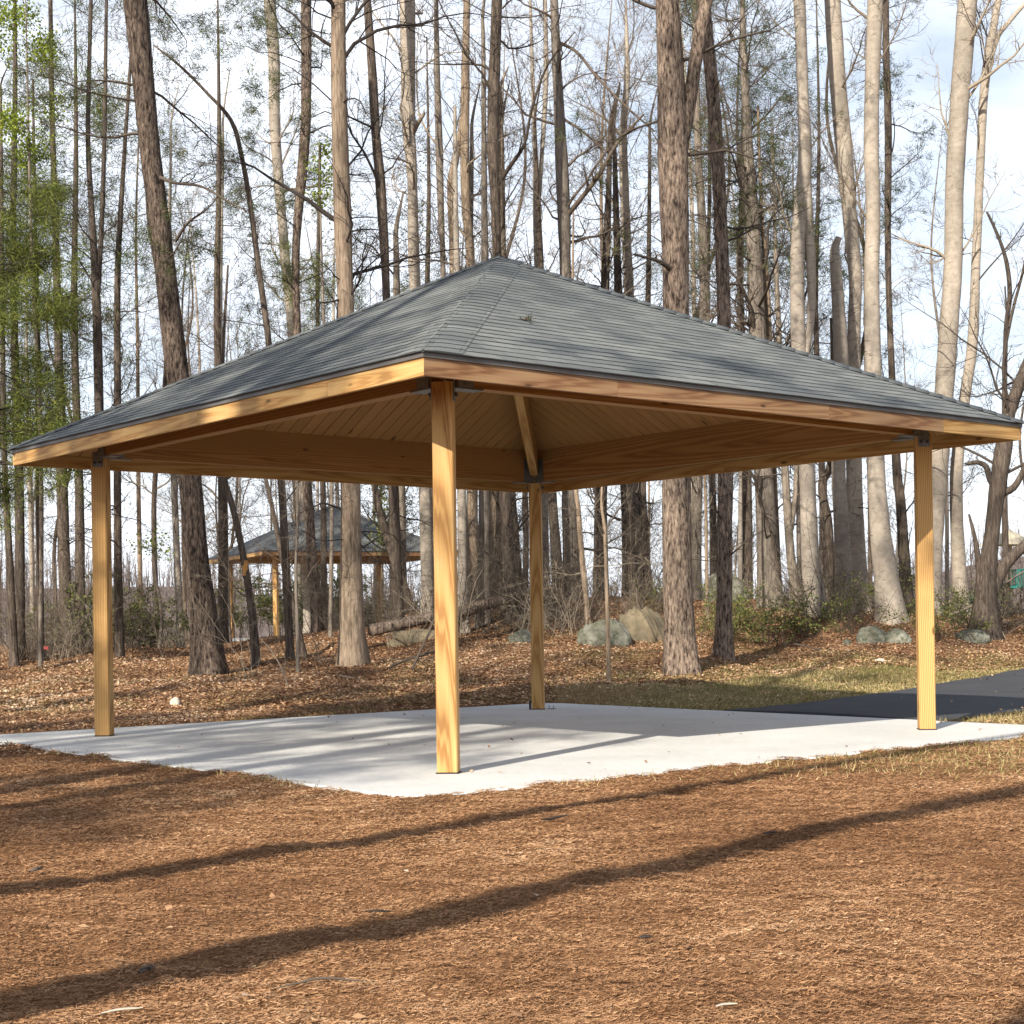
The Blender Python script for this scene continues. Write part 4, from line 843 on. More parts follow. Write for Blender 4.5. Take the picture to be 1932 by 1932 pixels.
def spray(name, label, px, py, d, wpx, hpx, n, mat, size=.075):
    """a bright young leafy crown on its own thin tree"""
    c = at(px, py, d); g = tz(c[0], d); b = np.array([c[0] + .1, d, g]); root = thing(name, label, 'tree', tuple(b), 'trees of the wood behind the pavilion')
    hgt = c[2] - g; sx, sz = wpx / 2 * d / FPX, hpx / 2 * d / FPX
    P = np.array([[0, 0, -.1], [.08, 0, hgt * .35], [-.05, 0, hgt * .7], [-.1, 0, hgt + sz * .6]]); R = np.array([.05, .045, .035, .012])
    V, F, Q, rr = trunk_mesh(P, R, 7); mesh_np('trunk', V, F, M['b_grey'], root, smooth=True)
    acc = Acc(); st, dr, L, r = side_starts(Q, rr, 12, max(hgt - sz, .3), hgt + sz * .5, (0, .8), (sx * .5, sx * 1.1), (.3, .5))
    P1, R1 = grow(st, dr, L, r, 6, .2, .03); acc.add(*tubes(P1, R1, 3)); P2, R2 = grow(*children(P1, R1, 6, (.4, 1), (.3, .6)), 5, .2, 0); acc.add(*tubes(P2, R2, 3)); acc.build('crown', M['twig'], root)
    fa = Acc(); e = np.concatenate([P2[:, k] for k in (2, 3, 4)]); m_ = np.repeat(e, max(1, n // len(e)), 0); leaves(fa, m_ + rng.normal(0, .13, m_.shape), size); fa.build('foliage', M[mat], root)
spray('beech_tree', 'young tree with bright yellow-green leaves high in the top left corner', 50, 120, 33, 210, 420, 4200, 'bright')
spray('beech_tree', 'small bright green leafy spray beside the brown pine at the top', 602, 320, 36, 50, 170, 900, 'bright')
spray('holly_tree', 'small green leafy tree seen under the eave left of the leaning pine', 290, 1036, 40, 84, 22, 420, 'bright', .09)
spray('holly_tree', 'green leafy young tree between tan tree and front post under the beam', 738, 960, 46, 80, 140, 2200, 'bush', .09)

# ------------------------------------------------------------------ background wood: unseparable trunks, each its own tree
def bg_tree(seed, hgt, w, mat, dens):
    P = np.array([[0, 0, -.3], [rng.normal(0, .12), 0, hgt * .25], [rng.normal(0, .25), 0, hgt * .5], [rng.normal(0, .35), 0, hgt * .75], [rng.normal(0, .5), 0, hgt]])
    R = np.array([1, .85, .68, .45, .1]) * w / 2
    V, F, Q, rr = trunk_mesh(P, R, 8, .05, 1.3, .5)
    root = thing('bare_tree', 'slender bare tree deep in the wood behind the pavilion', 'tree', (0, 0, 0), 'bare trees deep in the wood')
    mesh_np('trunk', V, F, M[mat], root, smooth=True)
    acc = Acc(); n = int(16 * dens)
    st, dr, L, r = side_starts(Q, rr, n, hgt * .22, hgt * .97, (.3, 1.0), (1.2, 3.8), (.18, .36))
    P1, R1 = grow(st, dr, L, r, 7, .2, .07); acc.add(*tubes(P1, R1, 4))
    P2, R2 = grow(*children(P1, R1, 8, (.35, 1.0), (.3, .6), .15, rmin=.005), 5, .22, .05); acc.add(*tubes(P2, R2, 3))
    P3, R3 = grow(*children(P2, R2, 7, (.35, 1.0), (.4, .75), .1, rmin=.0065), 4, .24, .04); acc.add(*tubes(P3, R3, 3)); acc.build('crown', M['twig_pale' if seed % 2 else 'twig'], root)
    return root
protos = [bg_tree(i, h_, w_, m_, d_) for i, (h_, w_, m_, d_) in enumerate([(18, .17, 'b_grey', 1.3), (21, .22, 'b_dark', 1.3), (15, .11, 'b_grey', 1.5), (23, .24, 'b_pale', 1.1), (12, .08, 'b_dark', 1.4), (19, .18, 'b_tan', 1.4), (16, .13, 'b_dark', 1.6)])]
used = set(); cnt = 0
for i in range(84):
    d = 48 + 48 * rng.random() ** 1.2; px = rng.uniform(-60, 1990)
    if 370 < px < 850 and d < 72: d = 72 + 22 * rng.random()
    if px > 1620 and rng.random() < .72: continue
    x = (px - 966) / FPX * d; k = int(rng.integers(0, len(protos))); sc = rng.uniform(.85, 1.15)
    loc = (x, d, tz(x, d)); rz = rng.uniform(0, 6.28)
    if k not in used: used.add(k); protos[k].location = loc; protos[k].rotation_euler = (0, 0, rz)
    else: dup(protos[k], loc, rz, sc)
for k, p in enumerate(protos):
    if k not in used: p.location = (-16 + k, 60 + k, tz(-16 + k, 60 + k))

# far hillside wood, reads as one mass
fw = Acc(); n = 2600; px = rng.uniform(-500, 2450, n); d = rng.uniform(120, 300, n); x = (px - 966) / FPX * d; g = terrain(x, d)
hh = rng.uniform(3.5, 8, n); st = np.stack([x, d, g], -1)
P1, R1 = grow(st, np.tile([0, 0, 1.0], (n, 1)) + rng.normal(0, .08, (n, 3)), hh, rng.uniform(.06, .16, n), 5, .06, .05); fw.add(*tubes(P1, R1, 3))
P2, R2 = grow(*children(P1, R1, 9, (.4, 1.0), (.2, .42), .25, .5, .02), 4, .2, .08); fw.add(*tubes(P2, R2, 3))
m = NT('far_wood'); m.color((0.15, 0.125, 0.12)); m.rough(1.0)
tag(fw.build('distant_wood', m.m), 'hazy grey-brown bare woodland on the far hillside', 'woodland', kind='stuff')

# ------------------------------------------------------------------ undergrowth
def brush(stems, hgt, mat, leafmat=None, nleaf=0, spread=.6, name='brush_shrub', label='', size=.05):
    root = thing(name, label, 'shrub', (0, 0, 0), None); acc = Acc()
    st = np.stack([rng.normal(0, spread * .35, stems), rng.normal(0, spread * .35, stems), np.full(stems, -.08)], -1)
    dr = np.stack([rng.normal(0, .45, stems), rng.normal(0, .45, stems), np.ones(stems)], -1)
    P1, R1 = grow(st, dr, hgt * rng.uniform(.5, 1.15, stems), rng.uniform(.005, .011, stems), 8, .16, .0); acc.add(*tubes(P1, R1, 4))
    P2, R2 = grow(*children(P1, R1, 6, (.4, 1.1), (.25, .5), .2, .6, .003), 5, .24, .0); acc.add(*tubes(P2, R2, 3))
    P3, R3 = grow(*children(P2, R2, 4, (.4, 1.1), (.4, .7), .2, .6, .0025), 4, .26, .0); acc.add(*tubes(P3, R3, 3)); acc.build('stems', M[mat], root)
    if leafmat:
        fa = Acc(); e = np.concatenate([P3[:, 1], P3[:, 2], P3[:, 3], P2[:, -1]]); m_ = np.repeat(e, max(1, nleaf // len(e)), 0); leaves(fa, m_ + rng.normal(0, .05, m_.shape), size); fa.build('foliage', M[leafmat], root)
    return root
LB = 'tangled leafless brush along the foot of the wood'
bare = [brush(14, 1.5, 'twig', label=LB), brush(18, 1.0, 'twig_pale', label=LB), brush(10, 2.2, 'twig', label=LB), brush(12, 1.8, 'twig_pale', label=LB)]
spots = [(px_, d_) for px_, d_ in zip(rng.uniform(-20, 1960, 96), rng.uniform(34.5, 47, 96))]
spots += [(rng.uniform(860, 1260), rng.uniform(33, 38)) for _ in range(16)] + [(rng.uniform(0, 340), rng.uniform(36, 42)) for _ in range(14)]
seen = set()
spots = [(a_, b_) for a_, b_ in spots if not (370 < a_ < 620 and rng.random() < .8)]
for i, (px_, d_) in enumerate(spots):
    x = (px_ - 966) / FPX * d_; k = i % 4; loc = (x, d_, tz(x, d_)); rz = rng.uniform(0, 6.28); s_ = rng.uniform(.7, 1.25)
    o = bare[k] if k not in seen else dup(bare[k], loc, rz, s_)
    o.location = loc; o.rotation_euler = (0, 0, rz); o['group'] = 'leafless brush'; seen.add(k)
LU = 'tall twiggy leafless understory bush among the trunks'
tall = [brush(7, 3.6, 'twig', spread=.7, label=LU, name='understory_bush'), brush(6, 4.4, 'twig_pale', spread=.6, label=LU, name='understory_bush'), brush(9, 2.9, 'twig', spread=.9, label=LU, name='understory_bush')]
ts = [(rng.uniform(860, 1270), rng.uniform(33.5, 41)) for _ in range(22)] + [(rng.uniform(590, 860), rng.uniform(33, 44)) for _ in range(6)] + [(rng.uniform(-10, 340), rng.uniform(36, 44)) for _ in range(14)] + [(rng.uniform(1300, 1940), rng.uniform(38, 46)) for _ in range(12)]
for i, (px_, d_) in enumerate(ts):
    x = (px_ - 966) / FPX * d_; loc = (x, d_, tz(x, d_)); rz = rng.uniform(0, 6.28)
    o = tall[i] if i < 3 else dup(tall[i % 3], loc, rz, rng.uniform(.7, 1.2)); o.location = loc; o.rotation_euler = (0, 0, rz); o['group'] = 'understory bushes'
GS = [('wide sunlit green shrub at the foot of the vine-wound tree', 1440, 1190, 33.5, 1.0, 1.25), ('bushy green shrub between reddish pine and vine-wound tree', 1392, 1190, 34.5, 1.0, 1.0), ('green shrub right of the vine-wound tree, under the slender grey trunk', 1500, 1185, 34.2, 1.0, 1.1), ('low yellow-green shrub just right of the thickest pine', 1345, 1200, 33.0, .8, .8),
      ('small green shrub at the foot of the broken snag', 1588, 1180, 35.5, .8, .8), ('green shrub growing up against the grey swollen-footed tree', 1655, 1130, 36.5, 1.2, 1.0), ('leafy shrub immediately right of the right post', 1775, 1180, 34.0, 1.0, 1.1), ('green shrub at the foot of the splitting pale trunk', 1822, 1170, 36.0, 1.0, .9), ('dark green bush beside the gnarled oak', 1880, 1165, 38.0, 1.1, .9),
      ('dense dark green bush right of the left post at the wood edge', 252, 1205, 41.0, 1.5, 1.1), ('green thicket beyond the right part of the distant pavilion', 705, 1160, 69.0, 2.6, 2.0), ('green thicket beyond the left part of the distant pavilion', 470, 1180, 70.0, 2.6, 2.0), ('green thicket beyond the middle of the distant pavilion', 610, 1140, 70.0, 2.8, 2.2), ('tall evergreen bush by the back edge of the left wood', 160, 1210, 44.0, 1.7, 1.0), ('scrubby green bush near the boulders left of the thickest pine', 1232, 1170, 36.5, .9, .7)]
for i, (lb, px_, py_, d_, h_, sc_) in enumerate(GS):
    x = (px_ - 966) / FPX * d_
    o = brush(15, 1.15 * h_, 'twig', 'bush', 5200 if d_ > 40 else 1900, .9, 'green_shrub', lb, .085 if d_ > 40 else .055); o.location = (x, d_, tz(x, d_)); o.scale = (sc_, sc_, 1); o['group'] = 'green shrubs'
sp = [brush(5, 2.6, 'twig_pale', spread=.25, name='sapling', label='spindly leafless sapling stems in the leaf litter'), brush(3, 3.4, 'twig', spread=.2, name='sapling', label='spindly leafless sapling stems in the leaf litter')]
for i, (px_, d_) in enumerate([(470, 27.5), (540, 29), (610, 30.5), (735, 31), (780, 33), (1060, 33), (1098, 32.5), (1180, 33), (1225, 34), (520, 33), (300, 35), (860, 33)]):
    x = (px_ - 966) / FPX * d_; loc = (x, d_, tz(x, d_)); o = sp[i % 2] if i < 2 else dup(sp[i % 2], loc, rng.uniform(0, 6), rng.uniform(.7, 1.1)); o.location = loc; o['category'] = 'sapling'; o['group'] = 'spindly saplings'

# ------------------------------------------------------------------ boulders, logs, stone
def boulder(name, label, px, py, d, wpx, hpx, dep, mat, seed, sink=.3, cat='boulder'):
    """py = pixel row of its foot"""
    c = at(px, py, d); rx, rzz = wpx / 2 * d / FPX, hpx * d / FPX
    bm = bmesh.new(); bmesh.ops.create_icosphere(bm, subdivisions=5, radius=1)
    me = bpy.data.meshes.new(name)
    for v in bm.verts:
        p = np.array(v.co); f = 1.0
        for fr, am in ((1.4, .34), (2.9, .20), (6.0, .09), (13, .035)):
            q_ = p * fr + seed
            f += am * (0.5 - 2 * abs(float(vnoise(np.array(q_[0] + .7 * q_[2]), np.array(q_[1] - .6 * q_[2]), seed)))) if fr > 2 else am * float(vnoise(np.array(q_[0] + .7 * q_[2]), np.array(q_[1] - .6 * q_[2]), seed))
        z = p[2] * (1 + .0 * p[0])
        v.co = (p[0] * rx * float(f), p[1] * dep * float(f), (z * (1 - sink) + sink * .5 - .1) * rzz / (1 - sink * .5) * float(f))
    for f in bm.faces: f.smooth = True
    bm.to_mesh(me); bm.free(); me.materials.append(M[mat]); o = bpy.data.objects.new(name, me); COL.objects.link(o); o.location = (c[0], c[1] + dep * .6, tz(c[0], c[1] + dep * .6) - rzz * .16)
    return tag(o, label, cat, 'rocks at the foot of the wood')
boulder('boulder', 'pale green lichened boulder behind the lit sapling', 1146, 1228, hit(1146, 1228), 104, 66, .45, 'rock', 11)
boulder('boulder', 'tan rounded boulder behind the pale green one, beside the thickest pine', 1212, 1228, hit(1146, 1228) + .9, 92, 78, .5, 'rock_tan', 23)
boulder('boulder', 'round grey-green boulder left of the right post under the swollen-footed tree', 1648, 1212, hit(1648, 1215), 56, 40, .35, 'rock', 37)
boulder('boulder', 'lower flat grey-green boulder touching the left edge of the right post', 1690, 1213, hit(1690, 1215), 58, 28, .3, 'rock', 41)
boulder('boulder', 'low flat boulder in litter right of the right post', 1833, 1208, hit(1833, 1208), 70, 24, .3, 'rock', 53)
boulder('boulder', 'shaded small boulder left of the back post', 985, 1215, hit(985, 1215), 50, 26, .3, 'rock', 61)
boulder('boulder', 'flat lichened rock beneath the raised fallen log', 1015, 1165, hit(1015, 1170), 110, 38, .5, 'rock', 67)
boulder('boulder', 'large dark mossy boulder behind the slimmer reddish pine', 1372, 1130, 40, 96, 70, .8, 'rock', 71)
boulder('boulder', 'long mossy boulder behind the front post beside the pale log', 790, 1210, hit(800, 1215), 110, 26, .4, 'rock_tan', 73)
boulder('stone', 'small pale stone lying in the litter near the left post', 328, 1332, hit(328, 1332), 19, 17, .09, 'stone', 83, cat='stone')
boulder('stone', 'pale flat stone in the litter below the green boulders', 1662, 1252, hit(1662, 1262), 22, 9, .12, 'stone', 87, cat='stone')
boulder('stone', 'small pale stone at the foot of the smooth leaning tree', 1600, 1202, hit(1600, 1210), 16, 14, .12, 'rock', 91, cat='stone')
def log(label, p, q, w, mat, extra_z=0):
    P0, P1 = np.array(p, float), np.array(q, float); mid = (P0 + P1) / 2 + np.array([0, 0, .03]); ctr = (P0 + P1) / 2
    V, F, Q, rr = trunk_mesh(np.array([P0, mid, P1]) - ctr, np.array([w, w * .92, w * .7]) / 2, 14, .07, 1.0)
    cap0 = np.arange(13, -1, -1)[None]; cap1 = (len(V) - 14 + np.arange(14))[None]
    o = mesh_np('fallen_log', V, [F, cap0, cap1], M[mat]); o.location = ctr; tag(o, label, 'log', 'fallen logs'); return o
d0 = 35.2; a0 = at(846, 1160, d0); a1 = at(1052, 1108, d0 + 1.0)
log('dark fallen log propped up at a slant behind the back post', a0, a1, .25, 'b_pine')
d1 = hit(735, 1215); d1 = 33.5; a0 = at(698, 1190, d1); a1 = at(905, 1150, d1 + 1.2)
log('pale brown fallen log lying on the bank behind the front post', a0, a1, .26, 'b_pine')
def stick(label, pts, d, w, mat='twig', name='fallen_branch'):
    P = catmull(np.array([at(x, y, d + dz) for x, y, dz in pts]), 6); ctr = P.mean(0); R = np.linspace(w, w * .4, len(P))
    acc = Acc(); acc.add(*tubes((P - ctr)[None], R[None], 6)); c2 = grow(*children((P - ctr)[None], R[None], 5, (.4, .9), (.15, .35), .3, .6, .004), 5, .2, .0); acc.add(*tubes(*c2, 4))
    o = acc.build(name, M[mat]); o.location = ctr; return tag(o, label, 'branch', 'fallen branches')
stick('dark bare pole slanting up from the litter left of the front post', [(778, 1262, 0), (810, 1190, .2), (845, 1110, .4)], 28.5, .026)
stick('long crooked dark branch lying up the bank toward the front post', [(720, 1268, 0), (760, 1248, .5), (830, 1225, 1.2), (868, 1212, 1.8)], 28, .03)
stick('pale curving fallen branch near the foot of the leaning pine', [(555, 1340, 0), (535, 1270, .4), (510, 1225, .8), (490, 1205, 1.0)], 24.6, .016, 'twig_pale')
stick('pale thin branch lying in litter at the foot of the tan tree', [(640, 1275, 0), (680, 1282, -.1), (720, 1290, -.3)], 27.2, .022, 'twig_pale')
stick('pale broken pole leaning on the boulders', [(1088, 1197, .8), (1110, 1207, .4), (1130, 1215, 0)], 33, .018, 'twig_pale')
stick('grey slanting dead branch beside the slender grey trunk', [(1445, 1155, 0), (1490, 1135, .3), (1535, 1105, .5)], 35.5, .035)
stick('long grey dead limb slanting up to the right at the edge of the wood', [(1790, 1162, 0), (1840, 1140, .3), (1890, 1105, .7), (1945, 1070, 1.2)], 35, .04, 'twig_pale')
stick('pile of dead sticks lying in litter left of the green boulders', [(1560, 1225, 0), (1600, 1240, .2), (1650, 1238, .4)], 31.5, .03)
stick('thin dead stick lying across the litter below the round boulder', [(1500, 1215, 0), (1560, 1228, .1), (1630, 1232, .3)], 32.2, .022)

# ------------------------------------------------------------------ ground cover (uncountable)
def scatter(n, xr, yr, keep):
    y = yr[0] + (yr[1] - yr[0]) * rng.random(n); x = (rng.random(n) * 2 - 1) * (y * .36 + 1.0); k = keep(x, y); return x[k], y[k]
def pad(x, y): a, b = to_local(x, y); return np.maximum(np.abs(a), np.abs(b)) - SLAB
# pine straw
acc = Acc(); n = 960000; y = 3.6 + 12.6 * rng.random(n) ** 1.35; x = (rng.random(n) * 2 - 1) * (y * .37 + 1.4)
k = pad(x, y) > -0.05 - .1 * rng.random(n) ** 3; x, y = x[k], y[k]; n = len(x); z = terrain(x, y) + rng.uniform(.0, .008, n) + .022 * np.clip(fbm(x * 5, y * 11, 81), 0, 1)
ln = rng.uniform(.007, .025, n) * (1 + .3 * (y > 8)); a = rng.normal(0.15, .75, n); el = rng.normal(.05, .22, n)
d = np.stack([np.cos(a) * np.cos(el), np.sin(a) * np.cos(el), np.sin(el)], -1); c = np.stack([x, y, z], -1); s = norm(np.cross(d, rng.normal(0, .5, (n, 3)) + np.array([0, 0, 1.0]))) * (rng.uniform(.0012, .0028, n) * (1 + .08 * y))[:, None]
h_ = d * (ln / 2)[:, None]; V = np.stack([c - h_ - s * .5, c - h_ + s * .5, c + h_ + s * .5, c + h_ - s * .5], 1).reshape(-1, 3)
rv = np.clip(.5 + .75 * (rng.beta(2.2, 2.2, n) - .5) + .44 * fbm(x * .8, y * .8, 77) + .34 * fbm(x * 4.2, y * 8.5, 79), 0, 1)
acc.add(V, np.arange(4 * n).reshape(-1, 4), False, np.repeat(rv, 4)); tag(acc.build('pine_straw', M['straw']), 'reddish-brown pine straw carpeting the open ground in front of the pad', 'pine straw', kind='stuff')
# leaf litter
acc = Acc(); n = 300000; y = 15 + 27 * rng.random(n) ** .8; x = (rng.random(n) * 2 - 1) * (y * .37 + 1.6)
gb = terrain_base(x, y); pxx = 966 + FPX * x / y
k = (pad(x, y) > 0.02) & (road_dist(x, y) > ROADW + .05) & ~((pxx > 1050) & (gb < .16) & (rng.random(n) < .93)); x, y = x[k], y[k]
xr_, yr_ = rng.uniform(3, 13, 500), rng.uniform(18, 32, 500); kr = (road_dist(xr_, yr_) < ROADW + .15) & (pad(xr_, yr_) > .1) & (rng.random(500) < .25 + .75 * (road_dist(xr_, yr_) > ROADW - .3))
xs_, ys_ = rng.uniform(-5.2, 5.2, 90), rng.uniform(11.5, 22, 90); k = pad(xs_, ys_) < -.15
c = np.concatenate([np.stack([x, y, terrain(x, y) + .02], -1), np.stack([xs_[k], ys_[k], np.full(k.sum(), .012)], -1), np.stack([xr_[kr], yr_[kr], terrain_base(xr_[kr], yr_[kr]) + .05], -1)])
xf = rng.uniform(-4, 4.5, 170); yf = rng.uniform(4, 14, 170); kf = pad(xf, yf) > .05; c = np.concatenate([c, np.stack([xf[kf], yf[kf], terrain(xf[kf], yf[kf]) + .018], -1)])
leaves(acc, c, .043 + .012 * (c[:, 1] > 22), .72, .7, np.clip(rng.beta(1.5, 1.7, len(c)) + .5 * fbm(c[:, 0] * .7, c[:, 1] * .7, 78), 0, 1)); tag(acc.build('leaf_litter', M['leaf']), 'fallen brown oak leaves covering the bank below the wood', 'leaf litter', kind='stuff')
# dormant grass
acc = Acc(); n = 230000; y = 11.5 + 22 * rng.random(n); x = (rng.random(n) * 2 - 1) * (y * .37 + 1.6); pxx = 966 + FPX * x / y; gb = terrain_base(x, y)
w = sstep(960, 1380, pxx + 200 * fbm(x * .5, y * .5, 43)) * (1 - sstep(.15, .5, gb + .25 * fbm(x * .8, y * .8, 44))); w = np.where(y < 17.5, .45 * sstep(1000, 1700, pxx + 250 * fbm(x * .7, y * .7, 46)) * sstep(11.5, 13, y), w)
w = np.maximum(w, .5 * ((pad(x, y) > 0) & (pad(x, y) < .16)) * (fbm(x * 1.7, y * 1.7, 49) > -.05)); w = np.maximum(w, .30 * (y > 18) * (fbm(x * .6, y * .6, 50) > .16))
k = (rng.random(n) < w) & (pad(x, y) > 0.0) & (road_dist(x, y) > ROADW - .03); x, y = x[k], y[k]; n = len(x); c = np.stack([x, y, terrain(x, y) - .005], -1)
d = norm(rng.normal(0, .75, (n, 3)) + np.array([0, 0, .8])); L = rng.uniform(.03, .085, n)[:, None]; s = norm(np.cross(d, rng.normal(0, 1, (n, 3)))) * (.0035 + .00012 * y)[:, None]
acc.add(np.stack([c - s, c + s, c + d * L], 1).reshape(-1, 3), np.arange(3 * n).reshape(-1, 3), True, np.repeat(np.clip(rng.beta(2, 2, n) * .9 + .35 * fbm(x * .9, y * .9, 52) + .08, 0, 1), 3)); tag(acc.build('grass', M['grass']), 'dormant yellow-green grass beside the asphalt path and pad edges', 'grass', kind='stuff')

# ------------------------------------------------------------------ small things
def chip(name, label, p, q, w, mat, t=.4):
    dA, dB = (FPX * (H + .03) / (k_[1] - CY + .0147 * (k_[0] - 966)) for k_ in (p, q)); P0, P1 = at(*p, dA), at(*q, dB)
    P = catmull(np.array([P0, (P0 + P1) / 2 + np.array([0, .02, .006]), P1]), 5); P[:, 2] = terrain(P[:, 0], P[:, 1]) + w * .9 + .016; c_ = P.mean(0)
    V, Q_ = tubes((P - c_)[None], (np.sin(np.linspace(.35, 2.8, len(P))) * w)[None], 6); V[:, 2] *= t
    o = mesh_np(name, V, Q_, M[mat], attrs={'rnd': np.zeros(len(V))}); o.location = c_; return tag(o, label, 'debris', 'bits of wood on the pine straw')
chip('wood_sliver', 'pale wood sliver lying on straw at the bottom left', (190, 1914), (270, 1901), .010, 'stone')
chip('dead_twig', 'long dark twig lying on straw low left of the middle', (515, 1872), (690, 1856), .005, 'twig', 1)
chip('bark_chip', 'dark bark chip on the straw near the middle, below the long tree shadow', (690, 1718), (738, 1714), .013, 'b_dark')
chip('bark_chip', 'brown bark chip on straw near the left edge above the upper shadow', (56, 1660), (82, 1652), .02, 'b_pine')
chip('bark_chip', 'brown bark lump in the lower tree shadow at left', (262, 1836), (292, 1830), .022, 'b_pine')
chip('bark_chip', 'dark chip on straw right of the middle, in the brighter patch', (1205, 1774), (1232, 1770), .016, 'b_dark')
chip('dead_twig', 'thin dark twig on straw in front of the pad corner', (1020, 1548), (1072, 1543), .009, 'twig', 1)
chip('wood_sliver', 'pale sliver on straw at right near the bottom edge', (1350, 1905), (1392, 1897), .009, 'stone')
chip('bark_chip', 'small dark chip on straw at the upper right by the grass', (1440, 1583), (1466, 1580), .016, 'b_dark')
# pine sprig dropped on the roof
u_, v_ = ray(990, 603); nn = np.array([0, -1.0, 0]); slope_pt = None
for dd in np.arange(11, 17, .01):
    p = np.array([u_ * dd, dd, H + v_ * dd]); l_ = to_local(p[0], p[1])
    if p[2] < ZE + RISE * (1 - max(abs(l_[0]), abs(l_[1])) / HE) + .02: slope_pt = p; break
acc = Acc(); st = np.zeros((9, 3)); dr = rng.normal(0, 1, (9, 3)); dr[:, 2] = np.abs(dr[:, 2]) * .5 + .1
P1, R1 = grow(st, dr, rng.uniform(.04, .10, 9), np.full(9, .006), 5, .3, -.05); acc.add(*tubes(P1, R1, 4)); e = P1[:, -1]
o = acc.build('pine_sprig', M['twig']); o.location = slope_pt; tag(o, 'dark pine sprig lying on the right roof slope near the peak', 'twig')
fa = Acc(); blades(fa, np.concatenate([e, P1[:, 2]]), np.concatenate([dr, dr]), 6, .035, .005, .8); fa.build('needles', M['needle'], o)
# conduit and wire tails at the back post
S = Soup(); bp = np.array([0.3386, 21.27]); bx = bp[0] - .125
S.box((bx + .015, bp[1] - .02, .06), (0, 0, .06), (.016, 0, 0), (0, .03, 0), .005); o = S.build('conduit_box', M['bolt']); tag(o, 'small dark conduit box on the left side of the back post foot', 'conduit')
acc = Acc()
P = np.array([[[.13, 0, .0], [.15, 0, .04], [.14, 0, .06]], [[.17, 0, .0], [.21, 0, .01], [.20, 0, .055]], [[.13, .0, .012], [.17, 0, .012], [.24, -.02, .012]]]) ; acc.add(*tubes(P, np.full((3, 3), .0035), 5)); o = acc.build('wire_tails', M['bolt']); o.location = (bp[0], bp[1] - .05, 0); tag(o, 'loose wire tails sticking from the concrete at the right of the back post foot', 'wire')
# survey flag
x, y = at(83, 1275, 33)[0], 33.0; fl = thing('survey_flag', 'small pink survey flag in the litter at the left wood edge', 'flag', (x, y, tz(x, y)))
acc = Acc(); acc.add(*tubes(np.array([[[0, 0, -.05], [0, 0, .2], [.01, 0, .42]]]), np.full((1, 3), .004), 5)); acc.build('stake', M['steel'], fl)
S = Soup(); S.box((.05, 0, .38), (.045, .01, .0), (0, .002, 0), (0, 0, .035)); S.build('flag', M['flag'], fl)
# playground beyond the wood at the right edge
d = 58.0; x = at(1905, 1170, d)[0]; g = tz(x, d); pg = thing('playground_set', 'teal and cream playground tower with slide far off at the right edge', 'playground', (x, d, g)); pg.rotation_euler = (0, 0, .4)
for sx in (-.55, .55):
    for sy in (-.55, .55): S = Soup(); S.box((sx, sy, 1.25), (0, 0, 1.3), (.05, 0, 0), (0, .05, 0), .012); S.build('post', M['cream'], pg)
S = Soup(); S.box((0, 0, .95), (.6, 0, 0), (0, .6, 0), (0, 0, .04)); S.build('deck', M['teal'], pg)
for q in range(3):
    a = q * math.pi / 2; dx, dy = math.cos(a), math.sin(a); S = Soup()
    for k in range(-3, 4): S.box((dx * .56 - dy * k * .15, dy * .56 + dx * k * .15, 1.3), (0, 0, .3), (.022, 0, 0), (0, .022, 0))
    for zz in (1.02, 1.6): S.box((dx * .56, dy * .56, zz), (-dy * .52, dx * .52, 0), (dx * .028, dy * .028, 0), (0, 0, .028))
    S.build('railing', M['teal'], pg)
S = Soup(); tp = (0, 0, 3.1); P = [(-.75, -.75, 2.5), (.75, -.75, 2.5), (.75, .75, 2.5), (-.75, .75, 2.5), tp]; S.add(P, [(0, 1, 4), (1, 2, 4), (2, 3, 4), (3, 0, 4), (3, 2, 1, 0)]); S.build('canopy', M['cream'], pg)
S = Soup()
prev = None; sec = [(-.26, .16), (-.22, 0), (.22, 0), (.26, .16)]
V = []; Fq = []
for k in range(13):
    t = k / 12; xx = -.6 - 1.7 * t; zz = .98 * (1 - t) ** 1.25 + .12 + .05 * math.sin(t * 9)
    for yy, dz in sec: V.append((xx, yy, zz + dz))
    if k:
        for q in range(3): Fq.append((4 * k - 4 + q, 4 * k - 3 + q, 4 * k + 1 + q, 4 * k + q))
S.add(V, Fq); o = S.build('slide', M['teal'], pg); mo = o.modifiers.new('thick', 'SOLIDIFY'); mo.thickness = .03

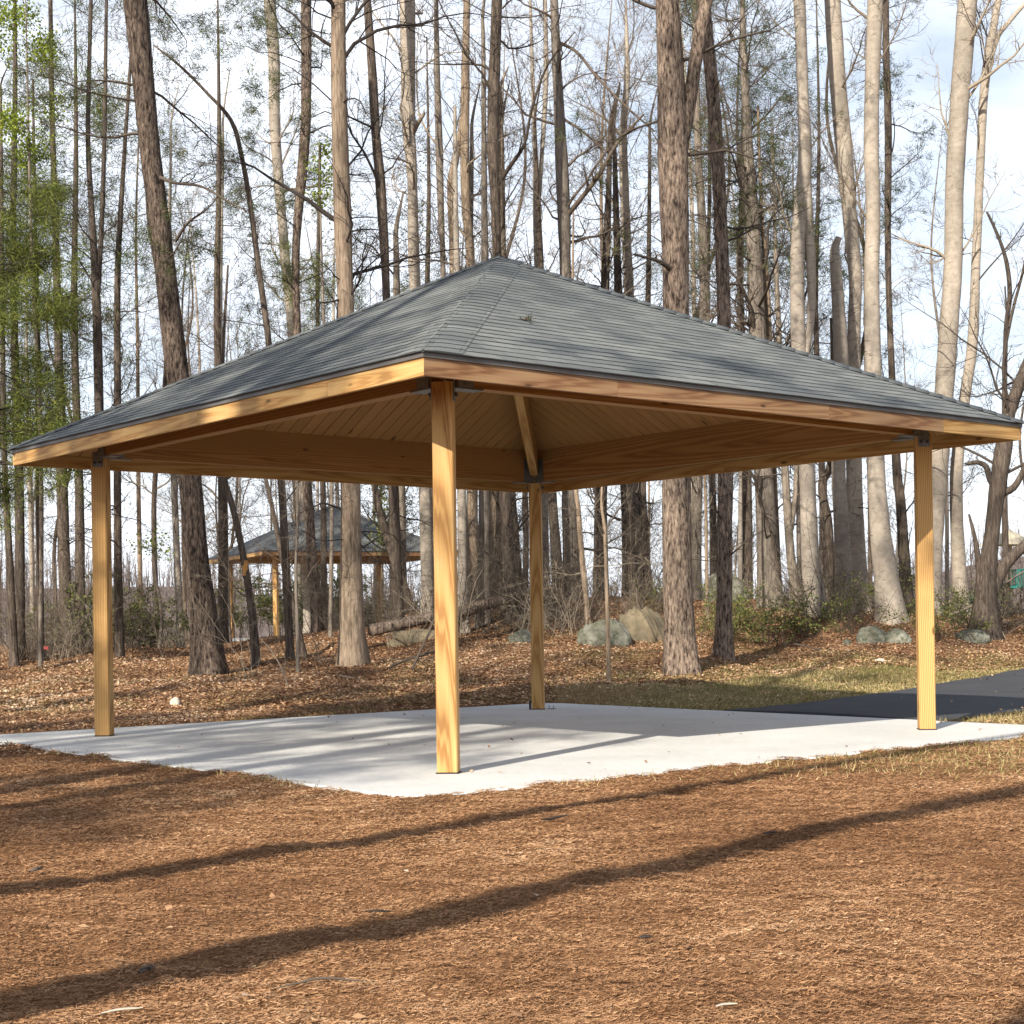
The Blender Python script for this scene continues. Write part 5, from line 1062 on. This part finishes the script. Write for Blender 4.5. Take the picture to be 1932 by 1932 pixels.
# ------------------------------------------------------------------ pines behind the photographer, whose shadows cross the scene
def shade_tree(x, y, hgt, w, lean, z0, n, foli, label, ln=(1.6, 3.6)):
    g = tz(x, y); root = thing('pine_tree', label, 'tree', (x, y, g), 'pines on the near side of the clearing')
    P = np.array([[lean[0] * h_, lean[1] * h_, h_] for h_ in (-.2, hgt * .25, hgt * .5, hgt * .75, hgt)]); R = np.array([1, .88, .75, .5, .1]) * w / 2
    V, F, Q, rr = trunk_mesh(P, R, 12); mesh_np('trunk', V, F, M['b_pine'], root, smooth=True)
    acc = Acc(); st, dr, L, r = side_starts(Q, rr, n, z0, hgt - .3, (-.1, .5), ln, (.15, .25))
    P1, R1 = grow(st, dr, L, r, 7, .14, .03); acc.add(*tubes(P1, R1, 4)); P2, R2 = grow(*children(P1, R1, 6, (.4, 1), (.3, .55), .3), 5, .18, .03); acc.add(*tubes(P2, R2, 3)); acc.build('crown', M['twig'], root)
    fa = Acc(); e = np.concatenate([P2[:, -1], P2[:, 3]]); k = rng.random(len(e)) < foli; dd = norm(np.concatenate([P2[:, -1] - P2[:, -2]] * 2))
    blades(fa, e[k], dd[k], 30, .2, .045, .8, .12); fa.build('foliage', M['needle'], root)
NB = 'pine standing on the near side of the clearing outside the view'
shade_tree(-6.1, 0.25, 17, .40, (.34, -.24), 12.5, 8, .4, NB)
shade_tree(-7.7, 1.35, 16, .28, (.34, -.24), 12.0, 7, .4, NB)
shade_tree(-4.4, -2.6, 18, .45, (.30, -.20), 12.5, 8, .5, NB)
for (x, y, h_, z0, n, fo) in [(-10.0, 0.0, 19, 6.5, 26, .65), (-11.5, 3.2, 17, 5.5, 20, .65), (-13, 5, 18, 8, 20, .6), (-13.5, -6.5, 22, 9, 30, .85), (-15, -3, 23, 8, 30, .8), (-18, 4, 21, 8, 24, .7), (-17, -14, 27, 12, 30, .7), (-3, -17, 26, 14, 22, .6), (-20, -8, 26, 10, 28, .7), (2.5, -15, 24, 14, 16, .5), (-24, 9, 22, 7, 26, .7),
                              (-8.6, 0.6, 31, 20, 26, .8), (-18, 1, 31, 19, 28, .8), (-1.6, -4, 32, 21, 24, .8)]:
    shade_tree(x, y, h_, .36, (rng.normal(0, .012), rng.normal(0, .012)), z0, n, fo, NB)
for (x, y, h_, lb) in [(-15.6, 44, 27, 'dense tall pine reaching in from the left edge, nearest of its row'), (-18.5, 47, 27, 'dense tall pine beyond the left edge of the photograph'), (-19, 41, 28, 'dense tall pine beyond the left edge of the photograph'), (-21.5, 49, 27, 'dense tall pine beyond the left edge of the photograph'), (-16.5, 38, 28, 'dense tall pine beyond the left edge of the photograph'), (-22, 44, 27, 'dense tall pine beyond the left edge of the photograph')]:
    shade_tree(x - 2.2, y, h_, .36, (0, 0), 11, 56, 1.0, lb)
